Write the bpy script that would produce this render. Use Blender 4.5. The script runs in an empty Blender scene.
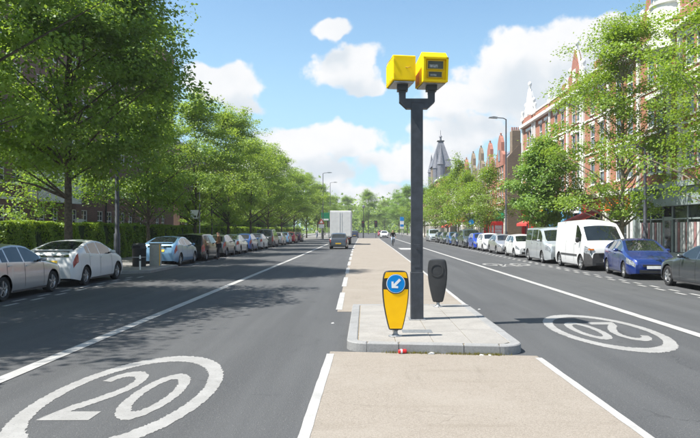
import bpy, bmesh, math, random
import numpy as np
from mathutils import Vector, Matrix
R = math.radians
random.seed(7)
sc = bpy.context.scene
COL = sc.collection

# ------------------------------------------------------------------ camera, sky, sun, exposure
CAM_H = 1.85
cam_d = bpy.data.cameras.new('camera'); cam = bpy.data.objects.new('camera', cam_d); COL.objects.link(cam)
cam.location = (0, 0, CAM_H); cam.rotation_euler = (R(90), 0, 0)
cam_d.sensor_width = 36; cam_d.lens = 36 * 650 / 700
cam_d.shift_x = -15 / 700; cam_d.shift_y = 10 / 700
cam_d.clip_start = 0.05; cam_d.clip_end = 6000
sc.camera = cam
sc.view_settings.view_transform = 'Standard'; sc.view_settings.look = 'None'
sc.view_settings.gamma = 1; sc.view_settings.use_curve_mapping = False
sc.view_settings.exposure = 1.24
SUN_TO = Vector((-0.575, -0.15, 1.0)).normalized()
sun_d = bpy.data.lights.new('sun', 'SUN'); sun_d.energy = 4.0; sun_d.angle = R(0.55); sun_d.color = (1, 0.955, 0.88)
sun = bpy.data.objects.new('sun', sun_d); COL.objects.link(sun)
sun.rotation_euler = (-SUN_TO).to_track_quat('-Z', 'Y').to_euler(); sun.location = (-30, -10, 50)

class NT:
    """small helper round a node tree"""
    def __init__(s, tree): s.t = tree; s.n = tree.nodes; s.l = tree.links
    def add(s, typ, **kw):
        n = s.n.new(typ)
        for k, v in kw.items():
            if k.startswith('i_'): n.inputs[k[2:]].default_value = v
            else: setattr(n, k, v)
        return n
    def link(s, a, b): s.l.new(a, b)
    def math(s, op, a, b=None, c=None, clamp=False):
        n = s.n.new('ShaderNodeMath'); n.operation = op; n.use_clamp = clamp
        for i, v in enumerate((a, b, c)):
            if v is None: continue
            if isinstance(v, (int, float)): n.inputs[i].default_value = v
            else: s.l.new(v, n.inputs[i])
        return n.outputs[0]
    def vmath(s, op, a, b=None):
        n = s.n.new('ShaderNodeVectorMath'); n.operation = op
        for i, v in enumerate((a, b)):
            if v is None: continue
            if isinstance(v, (tuple, list)): n.inputs[i].default_value = v
            else: s.l.new(v, n.inputs[i])
        return n.outputs['Value'] if op in ('LENGTH', 'DOT_PRODUCT') else n.outputs[0]
    def smooth(s, v, a, b, lo=0.0, hi=1.0):
        n = s.n.new('ShaderNodeMapRange'); n.interpolation_type = 'SMOOTHSTEP'
        s.l.new(v, n.inputs[0])
        for i, q in enumerate((a, b, lo, hi)): n.inputs[i + 1].default_value = q
        return n.outputs[0]
    def mix(s, f, a, b, blend='MIX'):
        n = s.n.new('ShaderNodeMix'); n.data_type = 'RGBA'; n.blend_type = blend
        for sock, v in ((n.inputs[0], f), (n.inputs[6], a), (n.inputs[7], b)):
            if isinstance(v, (int, float)): sock.default_value = v
            elif isinstance(v, (tuple, list)): sock.default_value = (*v[:3], 1)
            else: s.l.new(v, sock)
        return n.outputs[2]
    def noise(s, vec, scale, detail=4, rough=0.55, out=0):
        n = s.n.new('ShaderNodeTexNoise'); n.inputs['Scale'].default_value = scale
        n.inputs['Detail'].default_value = detail; n.inputs['Roughness'].default_value = rough
        if vec is not None: s.l.new(vec, n.inputs['Vector'])
        return n.outputs[out]

# clouds: a field of cumulus masses in the direction of the sky, evaluated twice for self-shading
def cloud_group():
    g = bpy.data.node_groups.new('cloud_field', 'ShaderNodeTree')
    g.interface.new_socket('Vector', in_out='INPUT', socket_type='NodeSocketVector')
    g.interface.new_socket('Field', in_out='OUTPUT', socket_type='NodeSocketFloat')
    N = NT(g); gi = N.add('NodeGroupInput'); go = N.add('NodeGroupOutput')
    d = gi.outputs[0]
    warp = N.noise(d, 9.0, 3, 0.6, 1)
    w = N.vmath('SCALE', N.vmath('SUBTRACT', warp, (0.5, 0.5, 0.5)))
    w.node.inputs['Scale'].default_value = 0.105
    dd = N.vmath('ADD', d, w)
    masses = [  # centre and half-size in degrees: azimuth from the road, elevation, half-width, half-height
        (-3.4, 17.4, 2.1, 1.1), (-1.8, 14.3, 3.4, 1.9), (0.2, 12.6, 2.2, 1.1),
        (-12.8, 12.0, 4.2, 2.0), (-10.6, 10.4, 2.8, 1.3),
        (-3.0, 7.6, 7.0, 1.5), (4.5, 6.0, 6.0, 1.7), (-6.0, 5.2, 6.0, 1.5), (0.0, 3.0, 14.0, 1.4),
        (13.5, 13.4, 6.5, 2.7), (19.0, 14.4, 5.0, 2.5), (9.5, 10.9, 4.2, 1.9), (16.5, 10.4, 7.5, 2.7), (8.5, 8.0, 4.2, 1.9), (24, 11, 6, 3),
        (36, 15, 10, 5), (-38, 14, 9, 4), (-28, 7, 9, 3)]
    f = None
    for az, el, hw, hh in masses:
        a, e = R(az), R(el)
        c = (math.sin(a) * math.cos(e), math.cos(a) * math.cos(e), math.sin(e))
        v = N.vmath('SUBTRACT', dd, c)
        v = N.vmath('MULTIPLY', v, (1 / R(hw), 1 / R(max(hw, hh)), 1 / R(hh)))
        b = N.math('SUBTRACT', 1.0, N.vmath('LENGTH', v))
        f = b if f is None else N.math('SMOOTH_MAX', f, b, 0.25)
    # everywhere else the same broken cumulus goes on
    st = N.vmath('MULTIPLY', dd, (1, 1, 1.9))
    gen = N.noise(st, 2.6, 3, 0.5)
    gen = N.math('MULTIPLY', N.math('SUBTRACT', gen, 0.55), 5.0)
    sep = N.add('ShaderNodeSeparateXYZ'); N.link(d, sep.inputs[0])
    front = N.smooth(sep.outputs[1], 0.62, 0.82, 0.0, 3.0)
    gen = N.math('SUBTRACT', gen, front)
    f = N.math('MAXIMUM', f, gen)
    n2 = N.noise(d, 17.0, 5, 0.62); n3 = N.noise(d, 60.0, 3, 0.6)
    f = N.math('ADD', f, N.math('MULTIPLY', N.math('SUBTRACT', n2, 0.5), 0.95))
    f = N.math('ADD', f, N.math('MULTIPLY', N.math('SUBTRACT', n3, 0.5), 0.28))
    N.link(f, go.inputs[0])
    return g

world = bpy.data.worlds.new('World'); sc.world = world; world.use_nodes = True
W = NT(world.node_tree); W.n.clear()
geo = W.add('ShaderNodeTexCoord')
sky = W.add('ShaderNodeTexSky', sky_type='NISHITA'); sky.sun_disc = False
sky.sun_elevation = math.asin(SUN_TO.z); sky.sun_rotation = math.atan2(SUN_TO.x, SUN_TO.y)
sky.altitude = 20; sky.air_density = 1.0; sky.dust_density = 0.9; sky.ozone_density = 2.2
dirv = W.vmath('NORMALIZE', geo.outputs['Generated'])
CG = cloud_group()
g1 = W.add('ShaderNodeGroup'); g1.node_tree = CG; W.link(dirv, g1.inputs[0])
g2 = W.add('ShaderNodeGroup'); g2.node_tree = CG
W.link(W.vmath('ADD', dirv, (-0.012, 0.0, 0.040)), g2.inputs[0])
cover = W.smooth(g1.outputs[0], -0.03, 0.26)
thick = W.smooth(g2.outputs[0], -0.1, 0.85)
cloud_col = W.mix(thick, (5.15, 5.15, 5.2), (3.75, 4.1, 4.45))
cloud_col = W.mix(W.smooth(W.noise(dirv, 8.0, 5, 0.6), 0.42, 0.72, 0.0, 0.35), cloud_col, (3.8, 4.15, 4.5))
skyc = W.mix(1.0, sky.outputs[0], (0.94, 1.08, 1.06), 'MULTIPLY')
# thin veil of water vapour towards the horizon
sepd = W.add('ShaderNodeSeparateXYZ'); W.link(dirv, sepd.inputs[0])
veil = W.smooth(sepd.outputs[2], 0.0, 0.40, 0.75, 0.0)
skyc = W.mix(veil, skyc, (2.75, 4.25, 5.3))
out_c = W.mix(cover, skyc, cloud_col)
bg = W.add('ShaderNodeBackground'); bg.inputs['Strength'].default_value = 0.083
W.link(out_c, bg.inputs['Color'])
wo = W.add('ShaderNodeOutputWorld'); W.link(bg.outputs[0], wo.inputs[0])
world.cycles.sampling_method = 'MANUAL'; world.cycles.sample_map_resolution = 512
sc.cycles.use_denoising = True
sc.cycles.max_bounces = 7; sc.cycles.diffuse_bounces = 3; sc.cycles.volume_bounces = 0; sc.cycles.use_adaptive_sampling = True; sc.cycles.adaptive_threshold = 0.02; sc.cycles.transparent_max_bounces = 8
sc.cycles.sample_clamp_indirect = 6

# ------------------------------------------------------------------ materials
MATS = {}
def new_mat(name):
    m = bpy.data.materials.new(name); m.use_nodes = True
    N = NT(m.node_tree); b = N.n['Principled BSDF']
    return m, N, b
def pm(name, col, rough=0.6, metal=0.0, var=0.12, scale=6.0, bump=0.0, bscale=40.0, coat=0.0, spec=0.5, dirt=0.0):
    if name in MATS: return MATS[name]
    m, N, b = new_mat(name)
    tc = N.add('ShaderNodeTexCoord').outputs['Object']
    n = N.noise(tc, scale, 5, 0.6)
    dark = tuple(c * (1 - var) for c in col); lite = tuple(min(1, c * (1 + var)) for c in col)
    c = N.mix(N.smooth(n, 0.3, 0.7), dark, lite)
    if dirt:
        n2 = N.noise(tc, scale * 0.37, 6, 0.7)
        c = N.mix(N.smooth(n2, 0.5, 0.75, 0, dirt), c, tuple(x * 0.45 + 0.03 for x in col))
    N.link(c, b.inputs['Base Color'])
    b.inputs['Roughness'].default_value = rough; b.inputs['Metallic'].default_value = metal
    b.inputs['Coat Weight'].default_value = coat; b.inputs['Coat Roughness'].default_value = 0.12
    b.inputs['Specular IOR Level'].default_value = spec
    if bump:
        bn = N.add('ShaderNodeBump'); bn.inputs['Strength'].default_value = bump; bn.inputs['Distance'].default_value = 0.01
        N.link(N.noise(tc, bscale, 6, 0.65), bn.inputs['Height']); N.link(bn.outputs[0], b.inputs['Normal'])
    MATS[name] = m
    return m

def asphalt_mat():
    m, N, b = new_mat('asphalt')
    tc = N.add('ShaderNodeTexCoord').outputs['Object']
    fine = N.noise(tc, 120, 3, 0.7); mid = N.noise(tc, 22, 5, 0.65)
    st = N.vmath('MULTIPLY', tc, (1.0, 0.045, 1.0)); streak = N.noise(st, 1.7, 4, 0.55)
    big = N.noise(tc, 0.35, 5, 0.6)
    vor = N.add('ShaderNodeTexVoronoi'); vor.inputs['Scale'].default_value = 70; N.link(tc, vor.inputs['Vector'])
    c = N.mix(N.smooth(fine, 0.3, 0.72), (0.050, 0.052, 0.055), (0.104, 0.106, 0.109))
    grain = N.noise(tc, 46, 3, 0.75)
    c = N.mix(N.smooth(grain, 0.40, 0.66, 0, 0.62), c, (0.034, 0.036, 0.039))
    c = N.mix(N.smooth(grain, 0.36, 0.22, 0, 0.8), c, (0.150, 0.150, 0.150))
    c = N.mix(N.smooth(streak, 0.35, 0.68, 0, 0.45), c, (0.104, 0.107, 0.110))
    c = N.mix(N.smooth(big, 0.45, 0.75, 0, 0.45), c, (0.058, 0.061, 0.066))
    c = N.mix(N.smooth(mid, 0.55, 0.78, 0, 0.35), c, (0.045, 0.047, 0.05))
    # fine cracks and old oil spots, in places
    vc = N.add('ShaderNodeTexVoronoi', feature='DISTANCE_TO_EDGE'); vc.inputs['Scale'].default_value = 0.42
    N.link(N.vmath('ADD', tc, N.vmath('MULTIPLY', N.noise(tc, 2.4, 4, 0.65, 1), (0.8, 0.8, 0))), vc.inputs['Vector'])
    ck = N.math('MULTIPLY', N.smooth(vc.outputs['Distance'], 0.007, 0.001), N.smooth(big, 0.50, 0.60))
    c = N.mix(N.math('MULTIPLY', ck, 0.55), c, (0.03, 0.031, 0.033))
    vo = N.add('ShaderNodeTexVoronoi'); vo.inputs['Scale'].default_value = 0.9; N.link(N.vmath('MULTIPLY', tc, (1, .55, 1)), vo.inputs['Vector'])
    c = N.mix(N.math('MULTIPLY', N.smooth(vo.outputs['Distance'], 0.16, 0.03), N.smooth(mid, 0.40, 0.62, 0, 0.5)), c, (0.040, 0.041, 0.043))
    # pale stones in the aggregate
    sp = N.add('ShaderNodeSeparateColor'); N.link(vor.outputs['Color'], sp.inputs[0])
    pale = N.math('MULTIPLY', N.math('GREATER_THAN', sp.outputs[0], 0.90), N.smooth(vor.outputs['Distance'], 0.35, 0.12))
    c = N.mix(N.math('MULTIPLY', pale, 0.75), c, (0.27, 0.265, 0.25))
    # oil drips along the lane centres and longitudinal joints between the laid strips
    sx = N.add('ShaderNodeSeparateXYZ'); N.link(tc, sx.inputs[0])
    wob = N.math('MULTIPLY', N.math('SUBTRACT', N.noise(N.vmath('MULTIPLY', tc, (0, 1, 0)), 0.6, 2), 0.5), 0.12)
    xw = N.math('ADD', sx.outputs[0], wob)
    for xj, wd in ((-6.75, .010), (-8.2, .012), (7.6, .012)):
        dx = N.math('ABSOLUTE', N.math('SUBTRACT', xw, xj))
        c = N.mix(N.smooth(dx, wd * 2.2, wd, 0, 0.35), c, (0.035, 0.036, 0.038))
    N.link(c, b.inputs['Base Color']); b.inputs['Roughness'].default_value = 0.82
    b.inputs['Specular IOR Level'].default_value = 0.35
    bn = N.add('ShaderNodeBump'); bn.inputs['Strength'].default_value = 0.55; bn.inputs['Distance'].default_value = 0.006
    N.link(N.math('ADD', fine, vor.outputs['Distance']), bn.inputs['Height']); N.link(bn.outputs[0], b.inputs['Normal'])
    return m

def buff_mat():
    m, N, b = new_mat('buff_surfacing')
    tc = N.add('ShaderNodeTexCoord').outputs['Object']
    fine = N.noise(tc, 110, 3, 0.75); mid = N.noise(tc, 7, 6, 0.65); big = N.noise(tc, 0.8, 5, 0.6)
    st = N.noise(N.vmath('MULTIPLY', tc, (0.25, 1.6, 1)), 1.6, 5, 0.6)
    c = N.mix(N.smooth(fine, 0.28, 0.72), (0.185, 0.163, 0.138), (0.345, 0.315, 0.282))
    grain = N.noise(tc, 42, 3, 0.75)
    c = N.mix(N.smooth(grain, 0.50, 0.70, 0, 0.55), c, (0.17, 0.15, 0.125))
    c = N.mix(N.smooth(grain, 0.40, 0.26, 0, 0.55), c, (0.40, 0.375, 0.34))
    c = N.mix(N.smooth(mid, 0.5, 0.75, 0, 0.4), c, (0.20, 0.175, 0.145))
    c = N.mix(N.smooth(big, 0.45, 0.7, 0, 0.4), c, (0.31, 0.287, 0.258))
    c = N.mix(N.smooth(st, 0.55, 0.72, 0, 0.35), c, (0.185, 0.162, 0.132))
    scuff = N.noise(N.vmath('MULTIPLY', tc, (2.2, 0.35, 1)), 1.1, 5, 0.7)
    c = N.mix(N.smooth(scuff, 0.56, 0.74, 0, 0.38), c, (0.15, 0.133, 0.112))
    c = N.mix(1.0, c, (0.965, 0.95, 0.925), 'MULTIPLY')
    tiny = N.noise(tc, 38, 2, 0.5)
    c = N.mix(N.smooth(tiny, 0.69, 0.75, 0, 0.8), c, (0.10, 0.082, 0.055))
    # hairline cracks
    v = N.add('ShaderNodeTexVoronoi', feature='DISTANCE_TO_EDGE'); v.inputs['Scale'].default_value = 0.55
    N.link(N.vmath('ADD', tc, N.vmath('MULTIPLY', N.noise(tc, 3.0, 5, 0.6, 1), (0.5, 0.5, 0))), v.inputs['Vector'])
    crack = N.math('MULTIPLY', N.smooth(v.outputs['Distance'], 0.006, 0.001), N.smooth(N.noise(tc, 0.9, 2), 0.5, 0.6))
    c = N.mix(N.math('MULTIPLY', crack, 0.28), c, (0.12, 0.10, 0.08))
    N.link(c, b.inputs['Base Color']); b.inputs['Roughness'].default_value = 0.9
    b.inputs['Specular IOR Level'].default_value = 0.25
    bn = N.add('ShaderNodeBump'); bn.inputs['Strength'].default_value = 0.5; bn.inputs['Distance'].default_value = 0.006
    N.link(fine, bn.inputs['Height']); N.link(bn.outputs[0], b.inputs['Normal'])
    return m

def paint_mark_mat(k=1.0, wear=0.5):
    m, N, b = new_mat('road_paint')
    tc = N.add('ShaderNodeTexCoord').outputs['Object']
    f = N.noise(tc, 55, 4, 0.7); g = N.noise(tc, 2.2, 6, 0.65); h = N.noise(tc, 160, 2, 0.6)
    c = N.mix(N.smooth(g, 0.35, 0.7), tuple(k * x for x in (0.30, 0.297, 0.288)), tuple(k * x for x in (0.375, 0.372, 0.364)))
    c = N.mix(N.smooth(f, 0.54, 0.70, 0, wear), c, (0.16, 0.158, 0.152))
    c = N.mix(N.smooth(N.noise(tc, 34, 3, .7), 0.60, 0.68, 0, wear * 1.2), c, (0.11, 0.11, 0.108))
    c = N.mix(N.smooth(h, 0.66, 0.72, 0, 0.65), c, (0.10, 0.10, 0.10))
    c = N.mix(N.smooth(N.noise(tc, 1.3, 6, .7), 0.50, 0.72, 0, wear * .8), c, (0.17, 0.168, 0.163))
    N.link(c, b.inputs['Base Color']); b.inputs['Roughness'].default_value = 0.7
    return m

def slab_mat(name, col, joint=None, size=(0.6, 0.45)):
    m, N, b = new_mat(name)
    tc = N.add('ShaderNodeTexCoord').outputs['Object']
    oi = N.add('ShaderNodeObjectInfo')
    f = N.noise(tc, 80, 4, 0.7); g = N.noise(tc, 2.4, 6, 0.65); sp = N.noise(tc, 26, 3, 0.5)
    c = N.mix(N.smooth(f, 0.3, 0.7), tuple(x * 0.86 for x in col), tuple(x * 1.1 for x in col))
    c = N.mix(N.smooth(g, 0.40, 0.72, 0, 0.6), c, tuple(x * 0.66 for x in col))
    c = N.mix(N.smooth(sp, 0.68, 0.76, 0, 0.5), c, tuple(x * 0.35 for x in col))
    mot = N.noise(tc, 34, 4, 0.75)
    c = N.mix(N.smooth(mot, 0.46, 0.68, 0, 0.55), c, tuple(x * 0.62 for x in col)); c = N.mix(N.smooth(mot, 0.42, 0.28, 0, 0.5), c, tuple(min(.8, x * 1.3) for x in col))
    c = N.mix(N.math('MULTIPLY', oi.outputs['Random'], 0.28), c, tuple(x * 0.72 for x in col))
    if joint:
        br = N.add('ShaderNodeTexBrick'); br.inputs['Scale'].default_value = 1.0
        br.inputs['Brick Width'].default_value = size[0]; br.inputs['Row Height'].default_value = size[1]
        br.inputs['Mortar Size'].default_value = 0.008; br.inputs['Color1'].default_value = (1, 1, 1, 1)
        br.inputs['Color2'].default_value = (.82, .82, .82, 1); br.inputs['Mortar'].default_value = (.35, .33, .30, 1)
        N.link(tc, br.inputs['Vector'])
        c = N.mix(1.0, c, br.outputs['Color'], 'MULTIPLY')
    N.link(c, b.inputs['Base Color']); b.inputs['Roughness'].default_value = 0.85
    bn = N.add('ShaderNodeBump'); bn.inputs['Strength'].default_value = 0.25; bn.inputs['Distance'].default_value = 0.004
    N.link(f, bn.inputs['Height']); N.link(bn.outputs[0], b.inputs['Normal'])
    return m

def brick_mat(name, c1, c2, mortar):
    m, N, b = new_mat(name)
    tc = N.add('ShaderNodeTexCoord').outputs['Object']
    s = N.add('ShaderNodeSeparateXYZ'); N.link(tc, s.inputs[0])
    cb = N.add('ShaderNodeCombineXYZ'); N.link(N.math('ADD', s.outputs[0], s.outputs[1]), cb.inputs[0]); N.link(s.outputs[2], cb.inputs[1])
    br = N.add('ShaderNodeTexBrick'); br.inputs['Scale'].default_value = 1.0
    br.inputs['Brick Width'].default_value = 0.225; br.inputs['Row Height'].default_value = 0.075
    br.inputs['Mortar Size'].default_value = 0.009; br.inputs['Bias'].default_value = -0.1
    br.inputs['Color1'].default_value = (*c1, 1); br.inputs['Color2'].default_value = (*c2, 1); br.inputs['Mortar'].default_value = (*mortar, 1)
    N.link(cb.outputs[0], br.inputs['Vector'])
    g = N.noise(tc, 0.9, 6, 0.65)
    c = N.mix(N.smooth(g, 0.42, 0.75, 0, 0.45), br.outputs['Color'], tuple(x * 0.6 for x in c1))
    N.link(c, b.inputs['Base Color']); b.inputs['Roughness'].default_value = 0.9
    return m

def leaf_mat(name, dark, lite, trans, tw=0.38):
    m = bpy.data.materials.new(name); m.use_nodes = True
    N = NT(m.node_tree); N.n.clear()
    at = N.add('ShaderNodeAttribute'); at.attribute_name = 'shade'
    tc = N.add('ShaderNodeTexCoord').outputs['Object']
    big = N.noise(tc, 0.55, 3, 0.5)
    f = N.math('ADD', N.math('MULTIPLY', at.outputs['Fac'], 0.62), N.math('MULTIPLY', big, 0.45), clamp=True)
    c = N.mix(f, dark, lite)
    ct = N.mix(f, tuple(x * 0.7 for x in trans), trans)
    df = N.add('ShaderNodeBsdfDiffuse'); N.link(c, df.inputs[0])
    tr = N.add('ShaderNodeBsdfTranslucent'); N.link(ct, tr.inputs[0])
    gl = N.add('ShaderNodeBsdfGlossy'); gl.inputs['Roughness'].default_value = 0.5; gl.inputs['Color'].default_value = (.9, .95, .9, 1)
    m1 = N.add('ShaderNodeMixShader'); m1.inputs[0].default_value = tw
    N.link(df.outputs[0], m1.inputs[1]); N.link(tr.outputs[0], m1.inputs[2])
    m2 = N.add('ShaderNodeMixShader'); m2.inputs[0].default_value = 0.035
    N.link(m1.outputs[0], m2.inputs[1]); N.link(gl.outputs[0], m2.inputs[2])
    o = N.add('ShaderNodeOutputMaterial'); N.link(m2.outputs[0], o.inputs[0])
    return m

def glass_mat(name, col, rough=0.04):
    m, N, b = new_mat(name)
    tc = N.add('ShaderNodeTexCoord').outputs['Object']
    c = N.mix(N.smooth(N.noise(tc, 1.3, 3), 0.35, 0.65), tuple(x * 0.5 for x in col), col)
    N.link(c, b.inputs['Base Color']); b.inputs['Roughness'].default_value = rough
    b.inputs['Specular IOR Level'].default_value = 0.75
    return m

M = dict(
    asphalt=asphalt_mat(), buff=buff_mat(), mark=paint_mark_mat(1.1, .25), worn=paint_mark_mat(.84, .6),
    pave=slab_mat('pavement_slabs', (0.27, 0.262, 0.25), True), slab=slab_mat('island_slab', (0.31, 0.296, 0.275)),
    granite=slab_mat('granite_kerb', (0.27, 0.272, 0.272)), ground=pm('earth', (0.10, 0.12, 0.06), 0.95, var=.3, scale=.3),
    pole=pm('grey_pole_paint', (0.036, 0.041, 0.051), 0.48, var=.28, scale=7, dirt=.3),
    black=pm('black_plastic', (0.022, 0.023, 0.025), 0.5, var=.2), dkgrey=pm('dark_grey_plastic', (0.05, 0.05, 0.052), 0.6, var=.2, scale=9),
    yellow=pm('yellow_housing_paint', (1.0, 0.66, 0.002), 0.6, var=.04, scale=5, spec=.2, dirt=.16),
    amber=pm('amber_reflective', (1.0, 0.53, 0.002), 0.6, var=.05, scale=7, spec=.2, dirt=.06),
    blue=pm('sign_blue', (0.0, 0.22, 0.60), 0.45, var=.04, spec=.2), white=pm('white_paint', (0.78, 0.78, 0.76), 0.45, var=.05, scale=3),
    steel=pm('galvanised_steel', (0.30, 0.31, 0.32), 0.45, metal=.6, var=.2, scale=14), stub=pm('dark_stub', (0.03, 0.032, 0.036), 0.5),
    bark=pm('bark', (0.085, 0.068, 0.05), 0.95, var=.45, scale=9, bump=.8, bscale=22), bark2=pm('plane_bark', (0.20, 0.175, 0.125), 0.9, var=.4, scale=6, bump=.6, bscale=18),
    brick_dark=brick_mat('dark_red_brick', (0.21, 0.100, 0.076), (0.15, 0.078, 0.062), (0.21, 0.18, 0.16)),
    brick_red=brick_mat('orange_red_brick', (0.40, 0.125, 0.062), (0.30, 0.095, 0.052), (0.36, 0.28, 0.22)),
    brick_brown=brick_mat('stock_brick', (0.24, 0.175, 0.115), (0.17, 0.12, 0.085), (0.22, 0.19, 0.16)),
    terra=brick_mat('terracotta_brick', (0.36, 0.125, 0.085), (0.29, 0.10, 0.07), (0.36, 0.24, 0.19)),
    stone=pm('white_stucco', (0.76, 0.75, 0.72), 0.7, var=.07, scale=2, dirt=.12), slate=pm('slate', (0.15, 0.155, 0.18), 0.6, var=.25, scale=5),
    cream=pm('cream_render', (0.66, 0.62, 0.54), 0.8, var=.08, scale=1.5, dirt=.15), sash=pm('white_sash', (0.74, 0.74, 0.72), 0.5, var=.05),
    pane=glass_mat('window_glass', (0.20, 0.25, 0.30)), paned=glass_mat('dark_window_glass', (0.06, 0.07, 0.075)),
    carglass=glass_mat('car_glass', (0.016, 0.022, 0.024), 0.02), tyre=pm('tyre_rubber', (0.018, 0.018, 0.019), 0.85, var=.25, scale=12),
    rim=pm('alloy_rim', (0.42, 0.43, 0.44), 0.35, metal=.7, var=.1), under=pm('underbody', (0.010, 0.010, 0.011), 0.9),
    headlamp=pm('headlamp_lens', (0.22, 0.24, 0.26), 0.12, var=.6, scale=16, coat=1), taillamp=pm('tail_lamp_lens', (0.34, 0.045, 0.045), 0.2, var=.2, scale=10, coat=1),
    indicator=pm('amber_lens', (0.75, 0.20, 0.01), 0.2), plate_y=pm('yellow_plate', (0.80, 0.50, 0.02), 0.4), plate_w=pm('white_plate', (0.72, 0.72, 0.70), 0.4),
    red=pm('red_paint', (0.55, 0.022, 0.018), 0.4, var=.1), awning_red=pm('red_canvas', (0.55, 0.06, 0.05), 0.8, var=.15, scale=2),
    orange=pm('orange_fascia', (0.75, 0.13, 0.03), 0.5, var=.12), skyblue=pm('sky_blue_paint', (0.16, 0.44, 0.68), 0.5),
    shopgrey=pm('grey_shop_paint', (0.27, 0.32, 0.32), 0.5, var=.08, scale=2), curtain=pm('white_blind', (0.52, 0.53, 0.53), 0.8, var=.1),
    yellowsign=pm('yellow_sign', (0.78, 0.45, 0.02), 0.5), green=pm('green_sign', (0.01, 0.22, 0.10), 0.4), skin=pm('skin', (0.50, 0.30, 0.21), 0.6, var=.08),
    brown=pm('brown_jacket', (0.17, 0.085, 0.04), 0.85, var=.2, scale=9), navy=pm('dark_trousers', (0.020, 0.021, 0.028), 0.9, var=.2),
    hair=pm('dark_hair', (0.03, 0.02, 0.014), 0.7), jeans=pm('pale_jeans', (0.30, 0.36, 0.44), 0.9), cloth=pm('black_jacket', (0.02, 0.02, 0.022), 0.9),
    canred=pm('can_red', (0.65, 0.03, 0.03), 0.3, metal=.2), dirt=pm('silt', (0.20, 0.16, 0.10), 0.95, var=.4, scale=20), greybox=pm('grey_cabinet', (0.40, 0.40, 0.375), 0.55, var=.08, dirt=.2),
    leaf_deep=leaf_mat('maple_leaf', (0.055, 0.120, 0.018), (0.160, 0.275, 0.042), (0.40, 0.58, 0.055), 0.47),
    leaf_mid=leaf_mat('plane_leaf', (0.095, 0.165, 0.024), (0.225, 0.335, 0.055), (0.48, 0.66, 0.07), 0.48),
    leaf_pale=leaf_mat('young_plane_leaf', (0.085, 0.155, 0.018), (0.205, 0.310, 0.036), (0.38, 0.56, 0.04), 0.44),
    leaf_bright=leaf_mat('bright_maple_leaf', (0.075, 0.160, 0.026), (0.180, 0.310, 0.055), (0.38, 0.58, 0.07), 0.44),
    leaf_hedge=leaf_mat('hedge_leaf', (0.062, 0.135, 0.016), (0.215, 0.350, 0.036), (0.42, 0.56, 0.04), 0.38),
    grass=leaf_mat('weed_leaf', (0.16, 0.15, 0.03), (0.36, 0.30, 0.07), (0.35, 0.32, 0.06), 0.35),
)

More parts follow.
